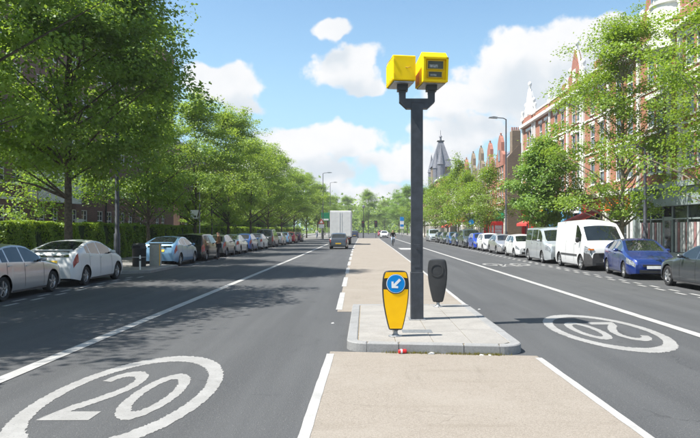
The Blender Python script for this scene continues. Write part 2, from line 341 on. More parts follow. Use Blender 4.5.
# ------------------------------------------------------------------ mesh helpers
class MB:
    def __init__(s): s.v = []; s.f = []
    def add(s, vs, fs):
        b = len(s.v); s.v += [tuple(p) for p in vs]; s.f += [tuple(i + b for i in f) for f in fs]; return s
    def box(s, x0, x1, y0, y1, z0, z1, c=0.0):
        if c <= 0:
            return s.add([(x0, y0, z0), (x1, y0, z0), (x1, y1, z0), (x0, y1, z0), (x0, y0, z1), (x1, y0, z1), (x1, y1, z1), (x0, y1, z1)],
                         [(0, 3, 2, 1), (4, 5, 6, 7), (0, 1, 5, 4), (1, 2, 6, 5), (2, 3, 7, 6), (3, 0, 4, 7)])
        return s.prism([(x0, y0), (x1, y0), (x1, y1), (x0, y1)], z0, z1, c)
    def prism(s, poly, z0, z1, c=0.0, cb=False):
        n = len(poly); cx = sum(p[0] for p in poly) / n; cy = sum(p[1] for p in poly) / n
        rings = [[(x, y, z0) for x, y in poly]]
        if c > 0:
            rings.append([(x, y, z1 - c) for x, y in poly])
            ins = []
            for i in range(n):
                a, p, q = Vector(poly[i - 1]), Vector(poly[i]), Vector(poly[(i + 1) % n])
                e1 = (p - a).normalized(); e2 = (q - p).normalized()
                n1 = Vector((-e1.y, e1.x)); n2 = Vector((-e2.y, e2.x)); k = (n1 + n2)
                k = k / max(0.35, k.length_squared / 2) if k.length > 1e-6 else n1
                t = p + k * c
                ins.append((t.x, t.y, z1))
            rings.append(ins)
        else: rings.append([(x, y, z1) for x, y in poly])
        b = len(s.v)
        for r in rings: s.v += r
        for k in range(len(rings) - 1):
            for i in range(n):
                j = (i + 1) % n
                s.f.append((b + k * n + i, b + k * n + j, b + (k + 1) * n + j, b + (k + 1) * n + i))
        s.f.append(tuple(b + (len(rings) - 1) * n + i for i in range(n)))
        s.f.append(tuple(b + i for i in reversed(range(n))))
        return s
    def prism_axis(s, poly, a0, a1, axis):
        """poly in the plane normal to axis; axis 'x': (y,z), axis 'y': (x,z)"""
        n = len(poly); b = len(s.v)
        for a in (a0, a1):
            for p, q in poly: s.v.append((a, p, q) if axis == 'x' else (p, a, q))
        for i in range(n):
            j = (i + 1) % n; s.f.append((b + i, b + j, b + n + j, b + n + i))
        s.f.append(tuple(b + i for i in reversed(range(n)))); s.f.append(tuple(b + n + i for i in range(n)))
        return s
    def tube(s, pts, rads, seg=8, cap=True):
        pts = [Vector(p) for p in pts]
        if isinstance(rads, (int, float)): rads = [rads] * len(pts)
        b = len(s.v); up = None
        for i, p in enumerate(pts):
            t = (pts[min(i + 1, len(pts) - 1)] - pts[max(i - 1, 0)]).normalized()
            if up is None:
                up = Vector((0, 0, 1)) if abs(t.z) < 0.9 else Vector((1, 0, 0))
            u = t.cross(up).normalized(); w = u.cross(t).normalized(); up = w
            for k in range(seg):
                a = 2 * math.pi * k / seg
                s.v.append(tuple(p + (u * math.cos(a) + w * math.sin(a)) * rads[i]))
        for i in range(len(pts) - 1):
            for k in range(seg):
                j = (k + 1) % seg
                s.f.append((b + i * seg + k, b + i * seg + j, b + (i + 1) * seg + j, b + (i + 1) * seg + k))
        if cap:
            s.f.append(tuple(b + k for k in reversed(range(seg))))
            s.f.append(tuple(b + (len(pts) - 1) * seg + k for k in range(seg)))
        return s
    def lathe(s, prof, seg=20, cx=0, cy=0, axis='z'):
        b = len(s.v); n = len(prof)
        for k in range(seg):
            a = 2 * math.pi * k / seg
            for r, z in prof:
                if axis == 'z': s.v.append((cx + r * math.cos(a), cy + r * math.sin(a), z))
                else: s.v.append((z, cx + r * math.cos(a), cy + r * math.sin(a)))
        for k in range(seg):
            j = (k + 1) % seg
            for i in range(n - 1):
                f = (b + k * n + i, b + j * n + i, b + j * n + i + 1, b + k * n + i + 1)
                s.f.append(f if axis == 'z' else f[::-1])
        return s
    def xform(s, mat): s.v = [tuple(mat @ Vector(p)) for p in s.v]; return s
    def mesh(s, name, smooth=None):
        me = bpy.data.meshes.new(name); me.from_pydata(s.v, [], s.f)
        if smooth is not None:
            for p in me.polygons: p.use_smooth = True
            me.set_sharp_from_angle(angle=R(smooth))
        me.update(); return me
    def build(s, name, mat, parent=None, smooth=None, fix=False, **kw):
        me = s.mesh(name, None)
        if fix:
            bm = bmesh.new(); bm.from_mesh(me); bmesh.ops.remove_doubles(bm, verts=bm.verts, dist=1e-5)
            bmesh.ops.recalc_face_normals(bm, faces=bm.faces); bm.to_mesh(me); bm.free()
        if smooth is not None:
            for p in me.polygons: p.use_smooth = True
            me.set_sharp_from_angle(angle=R(smooth))
        return obj(name, me, mat, parent, **kw)

def obj(name, me, mat, parent=None, loc=None, rot=None, own=False):
    o = bpy.data.objects.new(name, me); COL.objects.link(o)
    m = M[mat] if isinstance(mat, str) else mat
    if own:
        if not me.materials: me.materials.append(None)
        o.material_slots[0].link = 'OBJECT'; o.material_slots[0].material = m
    elif m is not None and not me.materials: me.materials.append(m)
    if parent is not None: o.parent = parent
    if loc is not None: o.location = loc
    if rot is not None: o.rotation_euler = rot
    return o
def tag(o, label=None, cat=None, group=None, kind=None):
    for k, v in (('label', label), ('category', cat), ('group', group), ('kind', kind)):
        if v: o[k] = v
    return o
def thing(name, label, cat, loc=(0, 0, 0), rz=0, group=None):
    o = bpy.data.objects.new(name, None); COL.objects.link(o); o.empty_display_size = 0.2
    o.location = loc; o.rotation_euler = (0, 0, rz)
    return tag(o, label, cat, group)
def struct(name, mb, mat, label, kind='structure', **kw):
    return tag(mb.build(name, mat, **kw), label, None, None, kind)

# ------------------------------------------------------------------ ground, road, pavements
def sheet(name, poly, z, mat, label, kind='structure', parent=None):
    me = bpy.data.meshes.new(name); me.from_pydata([(x, y, z) for x, y in poly], [], [tuple(range(len(poly)))])
    o = obj(name, me, mat, parent)
    return tag(o, label, None, None, kind) if parent is None else o
sheet('ground', [(-1500, -300), (1500, -300), (1500, 2500), (-1500, 2500)], -0.05, 'ground', 'earth and grass beyond the street')
road = sheet('road', [(-11.1, -30), (11.65, -30), (11.65, 420), (-11.1, 420)], 0.0, 'asphalt', 'dark grey asphalt road with two carriageways')
# buff strip down the middle of the road, in front of and behind the island
ML = [(5, -0.575), (9.66, -0.525)]; MR = [(5, 2.55), (9.40, 2.50)]
sheet('median_strip', [(-0.70, -6), (2.62, -6), (2.50, 9.46), (-0.525, 9.80)], 0.004, 'buff', 'buff coloured surfacing strip in front of the traffic island')
FL = [(14.5, -0.62), (30, -0.82), (60, -1.15), (130, -1.35)]; FR = [(14.5, 2.44), (30, 2.55), (60, 2.66), (130, 2.75)]
sheet('median_strip', [(x, y) for y, x in FL] + [(x, y) for y, x in reversed(FR)], 0.004, 'buff', 'buff coloured surfacing strip running away behind the traffic island')
# pavements
def pavement(name, poly, label):
    m = MB().prism(poly, -0.04, 0.12); o = m.build(name, 'pave'); return tag(o, label, None, None, 'structure')
pavement('pavement', [(-14.6, -30), (-11.35, -30), (-11.35, 26.1), (-9.25, 27.3), (-9.25, 31.2), (-11.35, 32.2), (-11.35, 100), (-6.5, 112), (-6.3, 300), (-14.6, 300)],
         'slabbed pavement beside the hedge with a built-out corner')
pavement('pavement', [(11.9, -30), (16.6, -30), (16.6, 300), (11.9, 300)], 'slabbed pavement along the shop fronts')
pavement('pavement', [(-20.0, -30), (-15.9, -30), (-15.9, 300), (-20.0, 300)], 'paved forecourt between the hedge and the brick flats')
def kerb_run(pts, w, label):
    root = tag(thing('kerb', None, None), label, None, None, 'structure')
    for (ax, ay), (bx, by) in zip(pts[:-1], pts[1:]):
        a, b = Vector((ax, ay)), Vector((bx, by)); L = (b - a).length; d = (b - a) / L; n = Vector((-d.y, d.x))
        k = max(1, int(round(L / 0.95)))
        far = ay > 62
        if far: k = 1
        me = MB().box(0, L / k - (0.008 if not far else 0), 0, w, -0.04, 0.124, 0.018).mesh('kerb_stone')
        for i in range(k):
            p = a + d * (L / k * i)
            obj('kerb_stone', me, 'granite', root, (p.x, p.y, random.uniform(-.003, .003)), (0, 0, math.atan2(d.y, d.x)))
kerb_run([(-11.1, 8), (-11.1, 26.0), (-9.0, 27.2), (-9.0, 31.3), (-11.1, 32.4), (-11.1, 62), (-11.1, 100), (-6.25, 112), (-6.05, 300)], 0.25, 'granite kerb edging the hedge side pavement')
kerb_run([(11.9, 300), (11.9, 62.1), (11.9, 60), (11.9, 10)], 0.25, 'granite kerb edging the shop side pavement')

# ------------------------------------------------------------------ road markings
def jag(pts, a):
    return [(x + random.uniform(-a, a), y + random.uniform(-a, a)) for x, y in pts]
def strip(name, pts, w, label, step=0.35, a=0.004, z=0.008):
    """painted line along pts (x,y) with slightly ragged edges"""
    P = []
    for (ax, ay), (bx, by) in zip(pts[:-1], pts[1:]):
        n = max(1, int(math.hypot(bx - ax, by - ay) / step))
        P += [(ax + (bx - ax) * i / n, ay + (by - ay) * i / n) for i in range(n)]
    P.append(pts[-1]); v = []; f = []
    for i, (x, y) in enumerate(P):
        q, r = P[max(0, i - 1)], P[min(len(P) - 1, i + 1)]
        d = Vector((r[0] - q[0], r[1] - q[1])).normalized(); n = Vector((-d.y, d.x)) * (w / 2)
        for s_ in (1, -1): v.append((x + s_ * n.x + random.uniform(-a, a), y + s_ * n.y + random.uniform(-a, a), z))
        if i: k = 2 * i; f.append((k - 2, k - 1, k + 1, k))
    me = bpy.data.meshes.new(name); me.from_pydata(v, [], f)
    return tag(obj(name, me, 'mark'), label, None, None, 'structure')
strip('lane_line', [(-4.46, -6), (-4.46, 40), (-4.55, 75), (-4.7, 180)], 0.20, 'continuous white line between the traffic lane and the bus lane', 0.5)
strip('lane_line', [(5.84, -6), (5.80, 12), (5.72, 40), (5.66, 75), (5.6, 180)], 0.21, 'continuous white bus lane line on the shop side carriageway', 0.5)
strip('edge_line', [(-0.64, -6), (-0.51, 9.6)], 0.11, 'white line along the near edge of the buff strip, left of the island', 0.25)
strip('edge_line', [(2.60, -6), (2.48, 9.3)], 0.10, 'white line along the near edge of the buff strip, towards the shops', 0.25)
strip('edge_line', [(x - .02, y) for y, x in FR], 0.10, 'white line along the far buff strip behind the island', 0.5)
def xl(y): return float(np.interp(y, [p[0] for p in FL], [p[1] for p in FL]))
def dashes(name, x_of, y0, y1, dash, gap, w, label, upto):
    root = tag(thing(name, None, None), label, None, None, 'structure')
    y = y0; far = ([], [])
    while y < y1:
        x0, x1 = x_of(y), x_of(y + dash); j = lambda: random.uniform(-.006, .006)
        v = [(x0 - w / 2 + j(), y, .008), (x0 + w / 2 + j(), y + j(), .008), (x1 + w / 2 + j(), y + dash, .008), (x1 - w / 2 + j(), y + dash + j(), .008)]
        if y < upto:
            me = bpy.data.meshes.new('dash'); me.from_pydata(v, [], [(0, 1, 2, 3)]); obj('dash', me, 'mark', root)
        else:
            b = len(far[0]); far[0].extend(v); far[1].append((b, b + 1, b + 2, b + 3))
        y += dash + gap
    if far[1]:
        me = bpy.data.meshes.new('distant_dashes'); me.from_pydata(far[0], [], far[1]); tag(obj('distant_dashes', me, 'mark', root), kind='stuff')
dashes('edge_dashes', lambda y: xl(y) + 0.03, 14.85, 128, 4.0, 2.0, 0.15, 'broken white line along the traffic side of the far buff strip', 60)
dashes('bay_dashes', lambda y: -8.94, 10, 25.6, 0.65, 0.65, 0.11, 'broken white line edging the parking bay by the hedge', 60)
dashes('bay_dashes', lambda y: -8.62, 10.3, 25.6, 0.65, 0.65, 0.11, 'second broken white line edging the parking bay by the hedge', 60)
dashes('bay_dashes', lambda y: -8.94, 33, 100, 0.65, 0.65, 0.11, 'broken white line edging the far parking bay by the hedge', 50)
dashes('bay_dashes', lambda y: 9.28, 14, 110, 0.65, 0.65, 0.11, 'broken white line edging the parking bay by the shops', 50)
dashes('bay_dashes', lambda y: 9.0, 14.3, 60, 0.65, 0.65, 0.11, 'second broken white line edging the parking bay by the shops', 50)

def stroke(pts, w, closed=False, a=0.0):
    if a:   # ragged edges where the hot paint was screeded
        D = []; src = list(pts) + ([pts[0]] if closed else [])
        for p, q in zip(src[:-1], src[1:]):
            k = max(1, int(math.hypot(q[0] - p[0], q[1] - p[1]) / .012)); D += [(p[0] + (q[0] - p[0]) * i / k, p[1] + (q[1] - p[1]) * i / k) for i in range(k)]
        if not closed: D.append(pts[-1])
        pts = D
    n = len(pts); o = []; i_ = []
    for k in range(n):
        q = pts[k - 1] if (closed or k > 0) else pts[k]
        r = pts[(k + 1) % n] if (closed or k < n - 1) else pts[k]
        d = Vector((r[0] - q[0], r[1] - q[1])).normalized(); m = Vector((-d.y, d.x)); u, v_ = (w / 2 + random.uniform(-a, a) * 1.6 for _ in (0, 1))
        o.append((pts[k][0] + m.x * u, pts[k][1] + m.y * u)); i_.append((pts[k][0] - m.x * v_, pts[k][1] - m.y * v_))
    f = [(k, n + k, n + (k + 1) % n, (k + 1) % n) for k in range(n if closed else n - 1)]
    return o + i_, f
def arc(cx, cy, rx, ry, a0, a1, n): return [(cx + rx * math.cos(R(a0 + (a1 - a0) * i / n)), cy + ry * math.sin(R(a0 + (a1 - a0) * i / n))) for i in range(n + 1)]
def roundel(cx, cy, rz, label):
    root = tag(thing('speed_roundel', None, None, (cx, cy, 0.0035), rz), label, None, None, 'structure')
    sy = 2.34
    def put(name, vf):
        me = bpy.data.meshes.new(name); me.from_pydata([(x, y * sy, 0) for x, y in vf[0]], [], vf[1]); obj(name, me, 'worn', root)
    put('ring', stroke(arc(0, 0, .835, .835, 0, 360, 190)[:-1], .165, True, .0065))
    two = arc(-.31, .215, .195, .205, 172, 0, 26) + [(-.118, .16), (-.135, .09), (-.185, 0), (-.26, -.10), (-.35, -.20), (-.43, -.27)]
    t = stroke(two, .125, False, .006)
    base = [(-.565, -.435), (-.055, -.435), (-.055, -.305), (-.475, -.305)]
    h_ = len(t[0]) // 2; a_, b_ = t[0][h_ - 1], t[0][-1]
    lo_, hi_ = sorted((h_ - 1, len(t[0]) - 1), key=lambda q: t[0][q][0]); t[0][lo_] = (-.565, -.431); t[0][hi_] = (-.475, -.309)
    b = len(t[0]); t[0].extend(jag(base, .006)); t[1].append((b, b + 1, b + 2, b + 3))
    put('digit_two', t)
    put('digit_zero', stroke(arc(.285, -.005, .205, .365, 0, 360, 80)[:-1], .125, True, .006))
roundel(-2.62, 7.30, 0, 'white painted 20 roundel on the nearer traffic lane')
roundel(4.33, 11.85, math.pi, 'white painted 20 roundel facing oncoming traffic, crossed by the pole shadow')
# bicycle symbol on the bus lane, facing oncoming traffic
root = tag(thing('cycle_symbol', None, None, (7.35, 33.2, 0.0035), math.pi), 'worn white bicycle symbol painted on the bus lane', None, None, 'structure')
def put(name, vf):
    me = bpy.data.meshes.new(name); me.from_pydata([(x * 1.15, y * 2.6, 0) for x, y in vf[0]], [], vf[1]); obj(name, me, 'worn', root)
for s_ in (-1, 1): put('painted_wheel', stroke(arc(s_ * .62, -.25, .36, .36, 0, 360, 36)[:-1], .13, True, .01))
put('painted_frame', stroke([(-.62, -.25), (-.25, .22), (.32, .25), (0, -.28), (-.25, .22)], .12)); put('painted_frame', stroke([(.62, -.25), (.34, .42), (.55, .5)], .12))
put('painted_frame', stroke([(-.42, .34), (-.12, .34)], .1))
root2 = sheet('lane_marking', [(3.2, 58), (4.6, 58), (4.6, 63), (3.2, 63)], .008, 'mark', 'white painted patch far along the shop side lane')

# ------------------------------------------------------------------ traffic island
isl = tag(thing('traffic_island', None, None), 'raised traffic island of pale slabs with granite kerb', None, None, 'structure')
ZK = 0.14; fl, fr, bl, br = (-0.28, 9.78), (2.36, 9.48), (-0.28, 14.8), (2.34, 14.8)
KW = 0.17; rc = 0.34
def yfront(x): return fl[1] + (fr[1] - fl[1]) * (x - fl[0]) / (fr[0] - fl[0])
def kstone(poly): MB().prism(poly, 0.0, ZK + random.uniform(-.002, .002), 0.016).build('kerb_stone', 'granite', isl)
def corner(cx, cy, a0, a1, ro, ri, n=9):
    o = [(cx + ro * math.cos(R(a0 + (a1 - a0) * i / n)), cy + ro * math.sin(R(a0 + (a1 - a0) * i / n))) for i in range(n + 1)]
    q = [(cx + ri * math.cos(R(a0 + (a1 - a0) * i / n)), cy + ri * math.sin(R(a0 + (a1 - a0) * i / n))) for i in range(n + 1)]
    return o + q[::-1]
sl = math.degrees(math.atan2(fr[1] - fl[1], fr[0] - fl[0]))
cl = (fl[0] + rc, yfront(fl[0] + rc) + rc + .015); cr = (fr[0] - rc, yfront(fr[0] - rc) + rc + .015)
kstone(corner(*cl, 180, 270 + sl, rc, rc - KW)); kstone(corner(*cr, 270 + sl, 360, rc, rc - KW))
# straight front stones
s0 = Vector((cl[0] + rc * math.cos(R(270 + sl)), cl[1] + rc * math.sin(R(270 + sl)))); s1 = Vector((cr[0] + rc * math.cos(R(270 + sl)), cr[1] + rc * math.sin(R(270 + sl))))
dn = (s1 - s0).normalized(); nn = Vector((-dn.y, dn.x)); L = (s1 - s0).length
cuts = [0.0, 0.245, 0.735, 1.0]
for a, b in zip(cuts[:-1], cuts[1:]):
    p, q = s0 + dn * (L * a + .005), s0 + dn * (L * b - .005)
    kstone([tuple(p), tuple(q), tuple(q + nn * KW), tuple(p + nn * KW)])
def side_stones(x0, y0, x1, y1, inward, k):
    for i in range(k):
        ya, yb = y0 + (y1 - y0) * i / k + .005, y0 + (y1 - y0) * (i + 1) / k - .005
        xa, xb = np.interp(ya, [y0, y1], [x0, x1]), np.interp(yb, [y0, y1], [x0, x1])
        if inward > 0: kstone([(xa, ya), (xa + KW, ya), (xb + KW, yb), (xb, yb)])
        else: kstone([(xa - KW, ya), (xa, ya), (xb, yb), (xb - KW, yb)])
side_stones(fl[0], cl[1], bl[0], bl[1] - KW, 1, 5); side_stones(fr[0], cr[1], br[0], br[1] - KW, -1, 5)
for i in range(3):
    a = bl[0] + (br[0] - bl[0]) * i / 3 + .005; b = bl[0] + (br[0] - bl[0]) * (i + 1) / 3 - .005
    kstone([(a, bl[1] - KW + .005), (b, bl[1] - KW + .005), (b, bl[1]), (a, bl[1])])
# bed under the slabs, then slabs
MB().prism([(fl[0] + .1, cl[1]), (cl[0], yfront(cl[0]) + .1), (cr[0], yfront(cr[0]) + .1), (fr[0] - .1, cr[1]), (br[0] - .1, br[1] - .1), (bl[0] + .1, bl[1] - .1)], 0, ZK - .014).build('mortar_bed', 'dirt', isl)
xi0, xi1 = fl[0] + KW + .008, fr[0] - KW - .010
cols = np.linspace(xi0, xi1, 5); yr_ = [9.7] + list(np.linspace(10.32, br[1] - KW - .008, 9))
def ylim(x):   # inner edge of the front kerb, rounded at the corners
    y = yfront(x) + KW + .012
    ri = rc - KW
    for cx, side in ((cl[0], -1), (cr[0], 1)):
        dx = (x - cx) * side
        if dx > 0: y = max(y, (cl if side < 0 else cr)[1] - math.sqrt(max(0, (ri - .008) ** 2 - min(dx, ri) ** 2)))
    return y
for r_ in range(len(yr_) - 1):
    for c_ in range(4):
        xa, xb = cols[c_] + .004, cols[c_ + 1] - .004
        off = 0.29 if c_ % 2 else 0.0
        ya, yb = yr_[r_] + .004 - (off if r_ else 0), yr_[r_ + 1] - .004 - off
        if r_ == len(yr_) - 2: yb = yr_[-1] - .004
        if r_ == 0:
            xs = np.linspace(xa, xb, 7); lo = [(x, ylim(x)) for x in xs]
            poly = lo + [(xb, yb), (xa, yb)]
        else: poly = [(xa, ya), (xb, ya), (xb, yb), (xa, yb)]
        MB().prism(poly, ZK - .04, ZK - .003 + random.uniform(-.002, .002), .003).build('paving_slab', 'slab', isl)
cov = MB().box(.62, 1.12, 10.72, 11.02, ZK - .01, ZK + .004, .003).build('inspection_cover', pm('iron_cover', (.20, .21, .215), .55, .3, var=.2, scale=30, bump=.4, bscale=90), isl)
# silt and weeds gathered against the front kerb
vs, fs, sh = [], [], []
rw = random.Random(3)
for i in range(900):
    t = rw.random() ** 0.9; x = 0.25 + 1.9 * t
    if not (0.3 < x < 1.05 or 1.25 < x < 2.0) and rw.random() < .7: continue
    y = yfront(x) - abs(rw.gauss(0, .028)) - .006
    h = rw.uniform(.012, .05); a = rw.uniform(0, 6.28); w = rw.uniform(.003, .007)
    dx, dy = rw.uniform(-.02, .02), rw.uniform(-.025, .005)
    b = len(vs); vs += [(x - w * math.cos(a), y - w * math.sin(a), .004), (x + w * math.cos(a), y + w * math.sin(a), .004), (x + dx, y + dy, .004 + h)]; fs.append((b, b + 1, b + 2))
me = bpy.data.meshes.new('kerb_weeds'); me.from_pydata(vs, [], fs)
tag(obj('kerb_weeds', me, 'grass'), 'dry yellowish weeds along the foot of the island kerb', None, None, 'stuff')
def crumb(name, label, x, y, mats, s, seed):
    q = random.Random(seed); m = MB()
    n = 7; ring = [(s * q.uniform(.5, 1.2) * math.cos(6.283 * i / n), s * q.uniform(.4, .9) * math.sin(6.283 * i / n)) for i in range(n)]
    v = [(a, b, q.uniform(0, s * .35)) for a, b in ring] + [(0, 0, s * .5)]
    m.add(v + [(a, b, 0) for a, b in ring], [(i, (i + 1) % n, n) for i in range(n)] + [(i, n + 1 + i, n + 1 + (i + 1) % n, (i + 1) % n) for i in range(n)])
    o = m.build(name, mats); o.location = (x, y, .0045); return tag(o, label, 'litter')
crumb('paper_scrap', 'crumpled white paper scrap by the kerb, nearest the shop side corner', 1.83, yfront(1.83) - .05, 'white', .035, 1)
crumb('paper_scrap', 'small white paper scrap in the weeds by the kerb', 1.70, yfront(1.7) - .06, 'white', .032, 2)
crumb('paper_scrap', 'flattened grey paper scrap in the middle of the kerb weeds', 0.98, yfront(.98) - .04, 'curtain', .06, 5)
crumb('paper_scrap', 'white scrap lying on the dark lane left of the island', -0.62 , 12.7, 'white', .04, 8)
crumb('paper_scrap', 'white scrap lying on the asphalt right of the island', 2.62, 14.9, 'white', .035, 9)
can = thing('drink_can', 'crushed red and white drink can lying against the island kerb', 'can', (0.555, yfront(.555) - .055, .037), .25)
MB().lathe([(0.001, -.06), (.026, -.06), (.032, -.052), (.033, .0), (.030, .02), (.033, .03), (.032, .052), (.026, .06), (.001, .06)], 16, axis='x').build('can_body', 'canred', can, smooth=40)
MB().lathe([(.0332, -.036), (.0342, -.036), (.0342, -.008), (.0336, -.008)], 16, axis='x').build('can_label', 'white', can, smooth=40)

# ------------------------------------------------------------------ speed camera on its pole
PX, PY = 0.985, 12.36
gat = thing('speed_camera', 'twin yellow speed camera heads on a tall dark grey square pole on the island', 'speed camera', (PX, PY, ZK - .003))
MB().box(-.108, .108, -.108, .108, 0, 4.10, .01).build('pole', 'pole', gat)
MB().box(-.118, .118, -.118, .118, 0, .895, .006).build('base_sleeve', 'pole', gat)
d = MB().box(-.06, .06, -.116, -.10, .99, 1.42, .004).build('access_door', 'pole', gat)
MB().tube([(0, -.112, 1.34), (0, -.128, 1.34)], .018, 10).build('lock', 'stub', d)
MB().box(-.155, .155, -.155, .155, 0, .014, .004).build('foot_plate', 'steel', gat)
arm = [(-.335, 4.180), (-.335, 4.120), (-.20, 3.995), (.20, 3.995), (.335, 4.120), (.335, 4.180), (.335, 4.280), (.215, 4.280), (.215, 4.180), (-.215, 4.180), (-.215, 4.280), (-.335, 4.280)]
MB().prism_axis(arm, -.085, .085, 'y').build('cross_arm', 'pole', gat, fix=True)
for s_ in (-1, 1):
    MB().box(s_ * .275 - .065, s_ * .275 + .065, -.075, .075, 4.28, 4.50, .005).build('head_stub', 'stub', gat)
    MB().box(s_ * .275 - .10, s_ * .275 + .10, -.11, .11, 4.335, 4.48, .008).build('mounting_block', 'stub', gat)
# rear-facing head (plain back towards the photographer)
hm = MB().prism_axis([(-.34, -.0), (.35, -.02), (.35, .41), (-.28, .47), (-.34, .46)], -.215, .215, 'x')
h1 = hm.build('camera_housing', 'yellow', gat, fix=True, loc=(-.305, .04, 4.48), rot=(0, 0, R(9)))
b_ = h1.modifiers.new('bevel', 'BEVEL'); b_.width = .012; b_.segments = 2
MB().box(-.205, .205, -.352, -.342, .012, .448, .004).xform(Matrix.Identity(4)).build('back_door', 'yellow', h1)
MB().tube([(.02, -.353, .235), (.06, -.372, .225), (.11, -.36, .25)], .008, 6).build('door_handle', pm('worn_handle', (.45, .28, .02), .5), h1)
MB().box(-.19, .19, -.30, .32, -.035, -.012, .0).build('floor_plate', 'steel', h1)
for z_ in (.02, .43):
    MB().box(-.2185, -.2155, -.30, .33, z_, z_ + .010).build('side_seam', pm('ochre_surround', (.62, .40, .01), .5), h1)
for y_ in (-.24, 0, .26):
    for z_ in (.06, .38): MB().tube([(-.215, y_, z_), (-.224, y_, z_)], .010, 8).build('bolt', 'steel', h1)
for z_ in (.10, .36): MB().box(-.214, -.190, -.366, -.353, z_ - .03, z_ + .03, .003).build('hinge', 'yellow', h1)
# front-facing head with flash and lens windows under a hood
hm = MB().prism_axis([(-.27, -.03), (.35, -.03), (.35, .44), (-.20, .545), (-.335, .435), (-.335, .405)], -.235, .235, 'x')
h2 = hm.build('camera_housing', 'yellow', gat, fix=True, loc=(.275, .02, 4.48), rot=(0, 0, R(8)))
b_ = h2.modifiers.new('bevel', 'BEVEL'); b_.width = .010; b_.segments = 2
tilt = math.atan2(.065, .435)
def fpt(u, v, o):   # point on the sloping front face: u across, v up the slope (0..1), o outwards
    y = -.27 - .065 * v; z = -.03 + .435 * v
    return (u, y - o * math.cos(tilt), z - o * math.sin(tilt) * -1 * .0)
def fbox(u0, u1, v0, v1, o0, o1):
    m = MB(); P = [fpt(u, v, o) for o in (o0, o1) for u, v in ((u0, v0), (u1, v0), (u1, v1), (u0, v1))]
    return m.add(P, [(0, 1, 2, 3), (7, 6, 5, 4), (0, 4, 5, 1), (1, 5, 6, 2), (2, 6, 7, 3), (3, 7, 4, 0)])
for a in ((-.235, -.195, 0, 1), (.195, .235, 0, 1), (-.195, .195, .0, .07), (-.235, .235, .93, 1.0)):
    fbox(*a, .001, .07).build('hood_rim', 'yellow', h2, fix=True)
for nm, a in (('flash_window', (-.145, .145, .54, .86)), ('lens_window', (-.125, .125, .20, .42))):
    w_ = fbox(*a, .002, .018).build(nm, 'paned', h2, fix=True)
    u0, u1, v0, v1 = a
    for q in ((u0 - .018, u0, v0 - .03, v1 + .03), (u1, u1 + .018, v0 - .03, v1 + .03), (u0, u1, v1, v1 + .03), (u0, u1, v0 - .03, v0)):
        fbox(*q, .002, .030).build('window_surround', pm('ochre_surround', (.62, .40, .01), .5), w_, fix=True)
    fbox(u0 + .03, u1 - .10, v0 + .05, v0 + (v1 - v0) * .55, .0185, .022).build('lens', pm('lens_grey', (.24, .25, .27), .15, coat=1, var=.5, scale=25), w_, fix=True)
MB().box(-.2385, -.2355, -.02, .26, -.02, .21).build('warning_sticker', pm('rusty_sticker', (.55, .25, .06), .6, var=.25, scale=20), h2)
MB().box(-.21, .21, -.24, .32, -.05, -.031).build('floor_plate', 'steel', h2)

